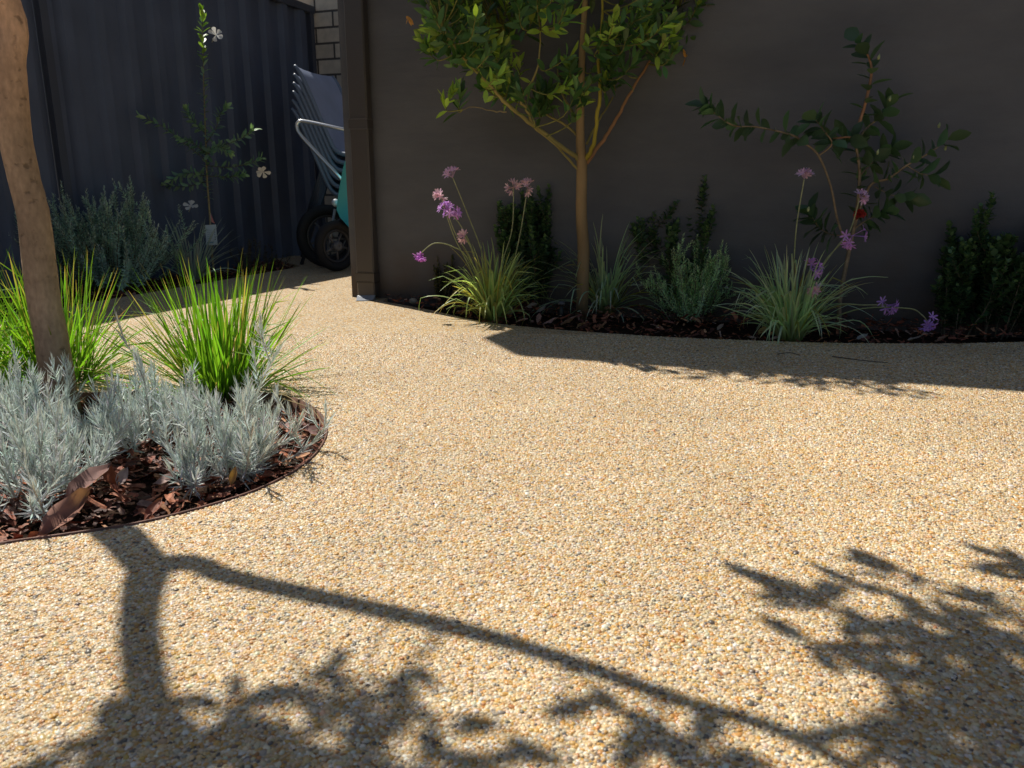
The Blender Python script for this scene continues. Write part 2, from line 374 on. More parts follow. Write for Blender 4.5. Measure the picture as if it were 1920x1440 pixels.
mb = MB()
outer = [(-4.2, -3.5), (5.5, -3.5), (5.5, 3.2), (4.0, 4.5), (1.0, 6.4), (-3.6, 6.4), (-4.2, 5.5)]
loops = [[Vector((x, y, 0)) for x, y in outer]]+[[Vector((float(x), float(y), 0)) for x, y in b] for b in (bed1, bed2, bed3)]
tris = tessellate_polygon(loops); flat = [v for l in loops for v in l]
fix = []
for t in tris:
    a, b, c = (flat[i] for i in t)
    fix.append(t if (b-a).cross(c-a).z > 0 else (t[0], t[2], t[1]))
mb.add([tuple(v) for v in flat], t=fix, mi=0)
for b in (bed1, bed2, bed3):
    n = len(b); v = [(x, y, 0) for x, y in b]+[(x, y, -.07) for x, y in b]
    mb.add(v, [(i, (i+1) % n, n+(i+1) % n, n+i) for i in range(n)], mi=0)
def pebbles(ymin, ymax, pitch, seg, rings, slope, marg):
    xm = slope*ymax+marg
    ys = np.arange(ymin, ymax, pitch*.866); xs = np.arange(-xm, xm, pitch)
    X, Y = np.meshgrid(xs, ys); X = X+(np.arange(len(ys)) % 2)[:, None]*pitch/2
    X = (X+rng.uniform(-.36, .36, X.shape)*pitch).ravel(); Y = (Y+rng.uniform(-.36, .36, Y.shape)*pitch).ravel()
    k = (np.abs(X) < slope*Y+marg) & ~inside(X, Y, bed1) & ~inside(X, Y, bed2) & ~inside(X, Y, bed3)
    X, Y = X[k], Y[k]; n = len(X)
    sz = np.clip(rng.lognormal(0, .24, n), .6, 1.9)
    a = pitch*.60*sz*rng.uniform(.95, 1.3, n); bb = pitch*.60*sz*rng.uniform(.7, 1.0, n); h = pitch*.44*sz**.7*rng.uniform(.6, 1.25, n)
    yaw = rng.uniform(0, math.pi, n); tx, ty = rng.normal(0, .16, (2, n))
    pol = np.linspace(math.pi/2, 0, rings+1)[:-1]; ph = np.arange(seg)/seg*2*math.pi
    lx = (np.sin(pol)[:, None]*np.cos(ph)).ravel(); ly = (np.sin(pol)[:, None]*np.sin(ph)).ravel(); lz = np.repeat(np.cos(pol), seg)
    lx, ly, lz = np.append(lx, 0), np.append(ly, 0), np.append(lz, 1)
    nv = len(lx); j = 1+rng.normal(0, .09, (n, nv))
    x = a[:, None]*lx*j; y = bb[:, None]*ly*j; z = h[:, None]*lz*(1+rng.normal(0, .05, (n, nv)))
    z = z+tx[:, None]*x+ty[:, None]*y-.0009
    c, s = np.cos(yaw)[:, None], np.sin(yaw)[:, None]
    v = np.stack([X[:, None]+c*x-s*y, Y[:, None]+s*x+c*y, z], -1)
    q, t = [], []
    for r in range(rings-1):
        for i in range(seg): q.append((r*seg+i, r*seg+(i+1) % seg, (r+1)*seg+(i+1) % seg, (r+1)*seg+i))
    for i in range(seg): t.append(((rings-1)*seg+i, (rings-1)*seg+(i+1) % seg, nv-1))
    base = (np.arange(n)*nv)[:, None, None]
    idx = rng.choice(len(PEB), n, p=np.array([w for _, w in PEB])/sum(w for _, w in PEB))
    colr = (np.array([c_ for c_, _ in PEB])[idx]*.86+np.array([.66, .50, .31])*.14)*rng.uniform(.82, 1.15, (n, 1))*(1+rng.normal(0, .04, (n, 3)))
    q = np.array(q).reshape(-1, 4); 
    mb.add(v.reshape(-1, 3), (q[None]+base).reshape(-1, 4) if len(q) else None, (np.array(t)[None]+base).reshape(-1, 3), col=np.repeat(np.clip(colr, .02, .9), nv, 0), mi=1)
pebbles(.42, 1.35, .0043, 7, 3, .70, .16)
pebbles(1.35, 2.7, .0047, 5, 2, .69, .12)
tag(mb.build('paving', [M['paving'], M['pebble']]), kind='structure')

def bed_floor(name, poly, z):
    lp = [[Vector((float(x), float(y), 0)) for x, y in poly]]
    t = tessellate_polygon(lp); m_ = MB(); fx = []
    for q in t:
        a, b, c = (lp[0][i] for i in q); fx.append(q if (b-a).cross(c-a).z > 0 else (q[0], q[2], q[1]))
    m_.add([(x, y, z) for x, y in poly], t=fx, col=(.035, .02, .013))
    return tag(m_.build(name, M['soil']), kind='structure')
bed_floor('bed_soil', bed1, -.045); bed_floor('bed_soil', bed2, -.03); bed_floor('bed_soil', bed3, -.03)

def mulch(poly, n, z0, z1, bbox, smin, smax, label, hfun=None):
    X = rng.uniform(bbox[0], bbox[1], n*3); Y = rng.uniform(bbox[2], bbox[3], n*3)
    k = inside(X, Y, poly); X, Y = X[k][:n], Y[k][:n]; n = len(X)
    Z = rng.uniform(z0, z1, n)
    if hfun is not None: Z = Z+hfun(X, Y)
    az = rng.uniform(0, 2*math.pi, n); el = rng.normal(.05, .28, n)
    d = np.stack([np.cos(az)*np.cos(el), np.sin(az)*np.cos(el), np.sin(el)], -1)
    up = nrm(np.stack([rng.normal(0, .35, n), rng.normal(0, .35, n), np.ones(n)], -1))
    L = rng.uniform(smin, smax, n)*rng.choice([.5, 1, 1.5], n, p=[.4, .45, .15]); W = L*rng.uniform(.14, .5, n)
    pal = np.array([(.24, .07, .035), (.36, .13, .065), (.09, .03, .02), (.44, .22, .11), (.16, .055, .035), (.50, .33, .26), (.26, .15, .11)])
    col = pal[rng.choice(7, n, p=[.28, .2, .22, .07, .15, .03, .05])]*rng.uniform(.7, 1.3, (n, 1))
    m_ = MB(); m_.leaves(np.stack([X, Y, Z], -1), d, up, L, W, col, 'chip', rng.normal(0, .12, n), .3)
    return tag(m_.build('bark_mulch', M['mulch'], smooth=False), label, 'mulch', kind='stuff')
mulch(bed1, 7500, -.042, -.014, (-2.0, 0, .75, 2.0), .010, .036, 'red brown bark mulch filling the round edged bed', lambda x, y: .010*np.sin(9*x)*np.cos(8*y))
mulch(bed2, 4200, -.028, -.004, (-.75, 3.2, 2.2, 3.9), .01, .035, 'dark bark mulch along the foot of the brown wall', lambda x, y: np.clip(.12*(np.dot(np.stack([x-G0[0], y-G0[1]], -1), -NW[:2])+.55), 0, .03))
mulch(bed3, 2600, -.028, -.004, (-3.0, -1.3, 2.6, 6.0), .012, .04, 'dark bark mulch in the strip beside the ribbed fence')

# edging of the round bed
mb = MB(); n = len(bed1); cen = bed1.mean(0)
tn = nrm(np.roll(bed1, -1, 0)-np.roll(bed1, 1, 0)); nn = np.stack([-tn[:, 1], tn[:, 0]], -1)
nn = nn*np.sign(np.sum((cen-bed1)*nn, 1))[:, None]
inn = bed1+nn*.0035; v = []
for a, z in ((bed1+nn*.0005, -.068), (bed1+nn*.0005, .0035), (inn, .0035), (inn, -.068)): v += [(x, y, z) for x, y in a]
q = [(r*n+i, r*n+(i+1) % n, (r+1)*n+(i+1) % n, (r+1)*n+i) for r in range(3) for i in range(n)]
mb.add(v, q, col=(.20, .10, .07))
tag(mb.build('garden_edging', M['corten'], origin=(float(cen[0]), float(cen[1]), 0)), 'thin rusty steel edging strip curving around the bed under the big tree trunk', 'edging')

# ------------------------------------------------------------------ wall, downpipe
WH = 2.70
w = thing('garden_wall', wl(2.3, -.06), 'dark brown rendered wall behind the flower bed', 'wall')
mb = MB(); mb.box(wl(2.36, -.06, WH/2-.06), (4.72, .12, WH+.02), U, NW, col=(1, 1, 1)); mb.build('wall_face', M['wall'], w, smooth=False)
mb = MB(); mb.box(wl(-.0545, -.05, WH/2-.06), (.105, .12, WH+.02), U, NW); mb.build('end_post', M['wall'], w, smooth=False)
mb = MB(); Lw = WH/math.tan(ELEV)
def over(px, py): g_ = gp(px, py); return np.array([g_[0]+SUNH[0]*Lw, g_[1]+SUNH[1]*Lw, WH])
cpn = [wl(4.7, .08, WH), over(965, 665), over(905, 634), over(970, 612), wl(.3, -.2, WH), wl(4.7, -.2, WH)]; n = len(cpn)
cpn[0] = cpn[1]+U*5.2
mb.add(cpn+[c_+np.array([0, 0, .05]) for c_ in cpn], [(i, (i+1) % n, n+(i+1) % n, n+i) for i in range(n)]+[(0, 1, 4, 5), (11, 10, 7, 6)], [(1, 2, 3), (1, 3, 4), (9, 8, 7), (10, 9, 7)]); mb.build('capping', M['wall'], w, smooth=False)
dc = (.075, .066, .060)
d = thing('downpipe', wl(.02, .04), 'square brown downpipe fixed at the left end of the brown wall', 'downpipe')
mb = MB(); pipe = []
hw, hd = .046, .024
prof = [(-hw, -hd), (-hw+.006, -hd-.0), (hw-.006, -hd), (hw, -hd+.006), (hw, hd-.006), (hw-.006, hd), (-hw+.006, hd), (-hw, hd-.006), (-hw, -hd)]
zs = [.015, WH-.08]; v = []
for z in zs:
    for a, b in prof[:-1]: v.append(wl(-.005+a, .036+b, z))
m8 = len(prof)-1
mb.add(v, [(i, (i+1) % m8, m8+(i+1) % m8, m8+i) for i in range(m8)], col=dc); mb.build('pipe', M['plain'], d, smooth=False)
for zc in (.10, .775, 1.7):
    mb = MB()
    for dz in (-.021, .021): mb.box(wl(-.005, .0375, zc+dz), (.096, .053, .005), U, NW, col=(.11, .10, .095) if zc > .5 else (.035, .03, .027))
    mb.box(wl(-.005, .037, zc), (.094, .051, .036), U, NW, col=dc)
    mb.build('bracket', M['plain'], d, smooth=False)
mb = MB()
a, b_, c_, e_ = wl(-.05, .062, .016), wl(.045, .062, .022), wl(.05, .10, .003), wl(-.015, .135, .003)
mb.add([a, b_, c_, e_, wl(-.05, .062, .001), wl(.045, .062, .001)], [(0, 3, 2, 1), (1, 2, 5, 5)][:1], [(0, 4, 3), (1, 2, 5)], col=(.30, .32, .36)); mb.build('spreader_shoe', M['plain'], d, smooth=False)

# ------------------------------------------------------------------ fence
f = thing('metal_fence', fl(-.5), 'tall dark blue grey fence of ribbed steel sheets along the left side', 'fence')
pitch = .205; PR = [(0, 0), (.062, 0), (.085, .036), (.140, .036), (.163, 0), (pitch, 0)]
FH = 1.8
def fence_panel(k0, nrib):
    m_ = MB(); pr = []
    for i in range(nrib):
        for a, o in PR[:-1]: pr.append((k0+i*pitch+a, o))
    pr.append((k0+nrib*pitch, 0)); v = []
    for z in (-.04, FH-.02):
        for a, o in pr: v.append(fl(a, o, z))
    m = len(pr); m_.add(v, [(i, i+1, m+i+1, m+i) for i in range(m-1)], col=(.092, .112, .165))
    return m_
k = -4.55
while k < 2.0:
    nr = 11 if k+11*pitch < 2.5 else 0
    if nr < 1: break
    fence_panel(k, nr).build('panel', M['metal_dark'], f, smooth=False)
    mb = MB(); mb.box(fl(k+nr*pitch+.025, .018, FH/2), (.045, .05, FH+.02), V, NF, col=(.058, .066, .09)); mb.build('post', M['metal_dark'], f, smooth=False)
    k += nr*pitch+.05
mb = MB(); mb.box(fl(-1.1, .016, FH), (6.95, .058, .05), V, NF, col=(.06, .068, .09)); mb.build('top_rail', M['metal_dark'], f, smooth=False)

# ------------------------------------------------------------------ neighbour's brick wall
bo = bpy.data.objects.new('brick_wall', None)
bp0 = np.array([-1.52, 6.36, 0])
mb = MB(); BH = 3.5
mb.add([(-2.2, 0, -.07), (4.2, 0, -.07), (4.2, 0, BH), (-2.2, 0, BH), (-2.2, .22, -.07), (4.2, .22, -.07), (4.2, .22, BH), (-2.2, .22, BH)],
       [(0, 1, 2, 3), (5, 4, 7, 6), (4, 0, 3, 7), (1, 5, 6, 2), (3, 2, 6, 7), (4, 5, 1, 0)])
bw = mb.build('brick_wall', M['brick'], smooth=False); bw.location = (bp0[0]+.03, bp0[1]+.0, 0); bw.rotation_euler = (0, 0, math.atan2(U[1], U[0]))
tag(bw, 'cream brick wall glimpsed between the fence and the brown wall', 'wall')

# ------------------------------------------------------------------ stacked chairs
def make_chair():
    root = thing('patio_chair', (0, 0, 0), 'x', 'chair', 'stacked patio chairs behind the brown wall')
    col = (.36, .42, .58)
    pr = crom([(-.20, 1.00), (-.165, .955), (-.12, .86), (-.06, .72), (0, .58), (.045, .49), (.10, .455), (.2, .452), (.34, .462), (.44, .455), (.47, .43)], 3)
    m_ = MB(); W = .26; nW = 5; v = []; th = .012
    for x, z in pr:
        for j in range(nW):
            y = -W+2*W*j/(nW-1); dip = .018*(1-(y/W)**2)
            v.append((x-dip*.7, y, z-dip*.6))
    n = len(pr); q = [(i*nW+j, i*nW+j+1, (i+1)*nW+j+1, (i+1)*nW+j) for i in range(n-1) for j in range(nW-1)]
    ib = max(i for i, (x, z) in enumerate(pr) if z > .50)
    qb = [x for x in q if x[0]//nW < ib]; qs = [x for x in q if x[0]//nW >= ib]
    mbk = MB(); mbk.add(v, qb, col=col); mbk.build('backrest', M['plastic'], root)
    mse = MB(); mse.add(v, qs, col=col); mse.build('seat', M['plastic'], root)
    for s in (-1, 1):
        m2 = MB(); m2.tube([(x, s*W, z) for x, z in pr], [.009, .015, .015, .015, .015, .015, .013], 8, (.19, .23, .30)); m2.build('side_frame', M['plain'], root)
        m3 = MB(); m3.tube([(.42, s*W, .45), (.45, s*W, .2), (.46, s*W, 0.0)], .012, 6, (.05, .06, .08)); m3.build('leg', M['plain'], root)
        m3 = MB(); m3.tube([(.02, s*(W-.01), .55), (-.08, s*W, .3), (-.20, s*(W+.01), 0.0)], .012, 6, (.05, .06, .08)); m3.build('leg', M['plain'], root)
    return root
ch = make_chair(); chairs = [ch]+[copy_tree(ch) for _ in range(5)]
names = ['lowest grey chair of the stack beside the fence', 'second chair from the bottom of the grey stack', 'third chair from the bottom of the grey stack',
         'fourth chair from the bottom of the grey stack', 'grey patio chair just below the top one of the stack', 'topmost grey patio chair of the stack, its whole backrest in view']
for i, o in enumerate(chairs):
    c0 = P(553, 120, 5.28); o['label'] = names[i]
    o.location = (c0[0]+.255-.007*(5-i), 5.28+.2, .052*i); o.rotation_euler = (0, 0, R(-14)); 

# ------------------------------------------------------------------ wheelbarrow
YB = 4.95
wb = thing('wheelbarrow', (P(650, 470, YB)[0], YB, 0), 'teal wheelbarrow with silver handle and black wheels parked behind the downpipe', 'wheelbarrow')
mb = MB()
hp = crom([P(705, 256, YB+.12), P(645, 243, YB), P(575, 228, YB), P(560, 229, YB), P(557, 240, YB), P(566, 256, YB), P(600, 293, YB), P(640, 336, YB), P(668, 372, YB+.05)], 6)
mb.tube(hp, .015, 10, (.75, .77, .8), flat=.7); mb.build('handle', M['silverm'], wb)
mb = MB()
tr = [(656, 300), (651, 315), (646, 342), (641, 372), (639, 392), (645, 406), (662, 425), (700, 430)]
v = []; n = len(tr)
for yy, sc in ((YB-.12, 0), (YB+.38, 1)):
    for p in tr: v.append(P(p[0], p[1], YB)+np.array([.0, yy-YB, 0]))
q = [(i, i+1, n+i+1, n+i) for i in range(n-1)]
for a in (0, n):
    c0 = len(v); v.append(P(720, 330, YB)+np.array([0, (-.12 if a == 0 else .38), 0]))
mb.add(v, q, [(i, i+1, 2*n) for i in range(n-1)]+[(n+i+1, n+i, 2*n+1) for i in range(n-1)], col=(.05, .42, .50)); mb.build('tray', M['plastic'], wb)
def wheel(cx, cy, Yw, r, tw, ax):
    c = P(cx, cy, Yw); c[2] = r
    m_ = MB(); ang = np.linspace(0, 2*math.pi, 13)[:-1]
    m_.lathe([(r-tw+math.cos(a)*tw, math.sin(a)*tw) for a in ang], c, ax, 40, (.02, .02, .022)); t_ = m_.build('wheel', M['rubber'], wb)
    m_ = MB(); rr = r-2*tw+.004
    m_.lathe([(rr, -.014), (rr, .014), (rr-.016, .010), (rr-.016, -.010)], c, ax, 40, (.035, .035, .04))
    axn = nrm(ax); e1 = nrm(np.cross(axn, [0, 0, 1.])); e2 = np.cross(axn, e1)
    for k_ in range(5):
        a = k_*2*math.pi/5+.4; dd = e1*math.cos(a)+e2*math.sin(a); m_.tube([c, c+dd*(rr-.01)], .007, 6, (.10, .10, .11))
    m_.lathe([(.03, -.03), (.03, .03), (.004, .035), (.004, -.035)], c, ax, 16, (.12, .12, .13))
    m_.build('rim', M['plain'], t_)
wheel(614, 430, 5.08, .20, .034, (.42, -.9, 0)); wheel(630, 455, 4.84, .155, .028, (.75, -.66, 0))
mb = MB(); mb.tube([P(628, 392, YB), P(622, 430, 4.95), P(617, 470, 4.93)], .009, 6, (.4, .4, .42))
mb.tube([P(640, 410, YB), P(612, 436, 5.08)], .009, 6, (.06, .06, .07)); mb.build('frame', M['plain'], wb)
mb = MB(); c = P(629, 380, YB-.03); mb.lathe([(.001, -.02), (.022, -.015), (.025, .0), (.018, .02), (.001, .024)], c, (0.3, -1, .2), 12, (.75, .76, .78), closed=False); mb.build('hub_cap', M['plain'], wb)

# ------------------------------------------------------------------ plants: helpers
def var(c, n, a=.15, b=.05):
    c = np.asarray(c, float)
    return np.clip(c[None]*rng.uniform(1-a, 1+a, (n, 1))*(1+rng.normal(0, b, (n, 3))), .003, 1)
def perp(t):
    a = np.where(np.abs(t[:, 2:3]) < .9, np.array([[0, 0, 1.]]), np.array([[1., 0, 0]]))
    n = nrm(np.cross(t, a)); return n, np.cross(t, n)
def leafy(mb, pts, n, L, W, col, kind='oval', a0=70, a1=25, u0=.2, bend=-.1, tipscale=.7, cvar=.2, tipcol=None, whorl=1):
    """leaves set spirally along a shoot"""
    pts = np.asarray(pts, float); m = len(pts)
    u = np.linspace(u0, 1, n)
    if whorl > 1: u = np.repeat(np.linspace(u0, 1, max(n//whorl, 1)), whorl); 
    n = len(u)
    f = u*(m-1); i = np.clip(f.astype(int), 0, m-2); fr = (f-i)[:, None]
    pos = pts[i]*(1-fr)+pts[i+1]*fr; t = nrm(pts[i+1]-pts[i])
    e1, e2 = perp(t); ph = np.arange(n)*(2.399 if whorl == 1 else 2*math.pi/whorl+.9)+rng.uniform(0, 6.28)+rng.normal(0, .25, n)
    rad = e1*np.cos(ph)[:, None]+e2*np.sin(ph)[:, None]
    an = np.radians(a0+(a1-a0)*((u-u0)/(1-u0+1e-6))+rng.normal(0, 9, n))
    d = t*np.cos(an)[:, None]+rad*np.sin(an)[:, None]
    up = t*np.sin(an)[:, None]-rad*np.cos(an)[:, None]
    k = rng.uniform(.75, 1.2, n)*(1-(1-tipscale)*np.clip((u-.7)/.3, 0, 1))
    c = var(col, n, cvar)
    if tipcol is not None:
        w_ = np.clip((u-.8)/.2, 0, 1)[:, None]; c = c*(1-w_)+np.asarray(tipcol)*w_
    mb.leaves(pos, d, up, L*k, W*k, c, kind, bend+rng.normal(0, .06, n))
def shoot_pts(base, az, lean, length, curve=0.0, n=7, wob=.02):
    u = np.linspace(0, 1, n); th = lean+curve*u
    T = np.stack([np.sin(th)*math.cos(az), np.sin(th)*math.sin(az), np.cos(th)], -1)
    p = np.asarray(base)+np.concatenate([[np.zeros(3)], np.cumsum(T[1:]*length/(n-1), 0)])
    w_ = rng.normal(0, wob*length, (n, 3)); w_[0] = 0
    return p+np.cumsum(w_, 0)*.5

# ---- grass clumps in the round bed
def grass_clump(base, n, Lm, label, seed_dir=0, lean_max=70, group='bright green grass clumps behind the silver shrubs'):
    t = thing('grass_clump', base, label, 'grass clump', group)
    m_ = MB(); r = .07*np.sqrt(rng.uniform(0, 1, n)); az = rng.uniform(0, 2*math.pi, n)
    b = np.asarray(base)[None]+np.stack([r*np.cos(az), r*np.sin(az), 0*r], -1)
    az2 = az+rng.normal(0, .5, n); lean = np.radians(np.abs(rng.normal(0, 1, n))*lean_max*.58)
    lean = np.minimum(lean, R(lean_max)); L = Lm*rng.uniform(.55, 1.05, n)*(1-.12*(lean/R(60)))
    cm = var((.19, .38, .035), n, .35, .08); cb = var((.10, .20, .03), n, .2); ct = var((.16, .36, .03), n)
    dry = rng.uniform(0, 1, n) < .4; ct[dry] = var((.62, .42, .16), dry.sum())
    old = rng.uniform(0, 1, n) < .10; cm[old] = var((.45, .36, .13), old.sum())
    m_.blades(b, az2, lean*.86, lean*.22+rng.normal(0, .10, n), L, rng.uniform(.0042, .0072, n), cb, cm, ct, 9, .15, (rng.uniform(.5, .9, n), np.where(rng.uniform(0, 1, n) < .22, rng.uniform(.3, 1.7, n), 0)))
    m_.build('foliage', M['grass'], t)
    return t
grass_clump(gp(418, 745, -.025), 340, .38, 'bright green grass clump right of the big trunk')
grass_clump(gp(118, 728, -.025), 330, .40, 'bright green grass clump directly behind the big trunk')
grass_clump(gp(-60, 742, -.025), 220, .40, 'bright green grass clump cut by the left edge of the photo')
# long fine fallen blades over the edging
# ---- silver shrubs
def silver_shrub(base, nsh, H, spread, label, extra=(), hmin=.34, seedlean=86, group='silver leaved shrubs in the round bed'):
    t = thing('silver_shrub', base, label, 'shrub', group); lf, st = MB(), MB()
    shoots = []
    for i in range(nsh):
        az = rng.uniform(0, 6.283); lean = R(abs(rng.normal(0, 1))*seedlean*.55)
        lean = min(lean, R(80)); L = H*(1+.35*math.sin(lean))*rng.uniform(hmin, 1.0)*(1-.15*math.sin(lean))
        b = np.asarray(base)+np.array([math.cos(az), math.sin(az), 0])*rng.uniform(0, spread)
        shoots.append(shoot_pts(b, az, lean, L, -lean*.45, 7, .03))
    for e in extra: shoots.append(crom(e, 4))
    for p in shoots:
        L = np.linalg.norm(np.diff(p, axis=0), axis=1).sum()
        st.tube(p, [.0026, .0014], 5, (.58, .60, .54), caps=False)
        leafy(lf, p, int(14+L*185), .032, .0027, (.72, .80, .765), 'needle', 62, 16, .12, .16, .8, .25, (.76, .80, .70))
        if L > .1:
            for _ in range(3):
                i = rng.integers(2, len(p)-1); az = rng.uniform(0, 6.28)
                q_ = shoot_pts(p[i], az, R(rng.uniform(20, 55)), L*rng.uniform(.25, .45), -.5, 5, .02)
                st.tube(q_, [.0014, .0009], 4, (.48, .5, .43), caps=False)
                leafy(lf, q_, int(12+L*60), .026, .0025, (.72, .80, .765), 'needle', 60, 14, .1, .16, .8, .25, (.76, .80, .70))
    st.build('stem', M['stem'], t); lf.build('foliage', M['silver'], t)
zb = -.03
silver_shrub(gp(75, 925, zb), 54, .165, .13, 'large silver shrub at the near left corner of the round bed')
silver_shrub(gp(20, 850, zb), 24, .18, .09, 'tall silver shrub left of the big trunk', [[gp(40, 820, zb), P(40, 760, 1.52), P(30, 685, 1.52)]])
silver_shrub(gp(165, 830, zb), 26, .085, .08, 'low silver shrub covering the foot of the big trunk')
silver_shrub(gp(285, 830, zb), 36, .135, .09, 'silver shrub between the trunk and the right clump of grass', [[gp(285, 830, zb), P(275, 740, 1.50), P(262, 672, 1.5)]])
YC = gp(435, 885, zb)[1]
silver_shrub(gp(435, 885, zb), 36, .145, .065, 'silver shrub with long sprigs reaching towards the rounded end of the bed',
             [[gp(440, 880, zb), P(470, 780, YC+.02), P(492, 710, YC+.02), P(520, 660, YC+.04)], [gp(450, 885, zb), P(500, 848, YC-.02), P(545, 820, YC), P(562, 788, YC)],
              [gp(440, 880, zb), P(455, 800, YC), P(480, 740, YC)], [gp(440, 880, zb), P(480, 860, YC+.04), P(515, 800, YC+.08), P(522, 770, YC+.08)]])
silver_shrub(gp(356, 912, zb), 9, .11, .015, 'smallest silver shrub at the near edge of the round bed', hmin=.6)

# ---- big tree with the leaning tan trunk
YT = 1.82
tt = thing('tree', P(112, 752, YT), 'slender tree with smooth tan leaning trunk at the left edge', 'tree')
mb = MB()
trunk = [P(116, 775, YT), P(112, 740, YT), P(97, 640, YT), P(79, 540, YT), P(64, 412, YT), P(46, 337, YT), P(30, 262, YT), P(24, 200, YT), P(18, 120, YT), P(8, 0, YT)]
fork = up_sun(283, 1066, 1.44)
trunk += [up_sun(208, 975, 1.18), up_sun(232, 1010, 1.29), fork]
tp = crom(trunk, 5)
bc = [(.36, .29, .22), (.48, .35, .24), (.62, .43, .28), (.72, .46, .30), (.60, .41, .27)]
mb.tube(tp, [.046, .038, .036, .0345, .033, .0335, .032, .0315, .030, .031, .030], 28, np.array(bc), wob=.012)
mb.build('trunk', M['bark2'], tt)
mainb = [fork, up_sun(268, 1110, 1.49), up_sun(262, 1180, 1.56), up_sun(276, 1290, 1.66), up_sun(305, 1400, 1.78), up_sun(345, 1560, 2.0)]
sideb = [fork, up_sun(325, 1056, 1.445), up_sun(375, 1060, 1.45), up_sun(440, 1085, 1.46), up_sun(700, 1142, 1.49), up_sun(900, 1190, 1.52), up_sun(1100, 1252, 1.55), up_sun(1300, 1322, 1.58), up_sun(1440, 1362, 1.61), up_sun(1600, 1440, 1.68)]
upb = [up_sun(276, 1290, 1.66), up_sun(420, 1420, 1.75), up_sun(700, 1500, 1.9)]
farb = [up_sun(1500, 1390, 1.64), up_sun(1720, 1340, 1.7), up_sun(1850, 1250, 1.75), up_sun(1990, 1130, 1.8)]
backb = [mainb[3], mainb[3]+np.array([-.3, -.1, .3]), mainb[3]+np.array([-.6, -.3, .7])]
nodes = []
for br, r0, r1 in ((mainb, .024, .021), (sideb, .019, .009), (upb, .012, .006), (farb, .010, .004)):
    p = crom(br, 5); mb = MB(); mb.tube(p, [r0*1.25, r0, (r0+r1)/2, r1], 10, (.34, .23, .15)); mb.build('branch', M['bark'], tt); nodes.append(p[3:])
nodes = np.concatenate(nodes)
lf, tw = MB(), MB()
sh = [(1430, 1090), (1480, 1105), (1520, 1120), (1640, 1060), (1680, 1078), (1560, 1140), (1625, 1110), (1640, 1160), (1700, 1190), (1545, 1212), (1620, 1222), (1780, 1170), (1850, 1140), (1900, 1150), (1800, 1230),
      (1870, 1260), (1920, 1300), (1850, 1340), (1780, 1350), (1700, 1385), (1660, 1400), (1880, 1400), (1760, 1430), (1900, 1055), (1935, 1090), (1740, 1150), (1830, 1190), (1900, 1220), (1930, 1350), (1840, 1420), (1730, 1240), (1790, 1290),
      (1200, 1365), (1230, 1392), (1340, 1405), (590, 1266), (602, 1308), (690, 1348), (772, 1300), (738, 1318), (640, 1390), (430, 1325), (447, 1348), (850, 1378), (800, 1400), (700, 1420),
      (520, 1430), (140, 1412), (210, 1396), (280, 1420), (400, 1415), (900, 1432), (560, 1402), (340, 1422), (620, 1345)]
hh = {}
targ = [up_sun(x+rng.normal(0, 5), y+rng.normal(0, 4), rng.uniform(1.55, 1.8)) for x, y in sh]
targ += [up_sun(rng.uniform(1700, 2000), rng.uniform(1180, 1440), rng.uniform(1.6, 1.9)) for _ in range(8)]
targ += [up_sun(rng.uniform(60, 1000), rng.uniform(1425, 1520), rng.uniform(1.6, 1.9)) for _ in range(8)]
targ += [up_sun(rng.uniform(0, 2000), rng.uniform(1540, 1900), rng.uniform(1.7, 2.5)) for _ in range(60)]
for t_ in targ:
    i = np.argmin(np.linalg.norm((nodes-t_)*np.array([1, 1, .8]), axis=1)); a = nodes[i]
    mid = a*.45+t_*.55+np.array([rng.normal(0, .02), rng.normal(0, .02), -.02])
    p = crom([a, mid, t_], 4); tw.tube(p, [.0026, .0012], 5, (.25, .2, .1), caps=False)
    leafy(lf, p[-4:], 5, .070, .032, (.06, .13, .025), 'oval', 70, 25, .1, -.15, .9)
tw.build('twig_sprays', M['bark'], tt); lf.build('crown', M['leaf'], tt)

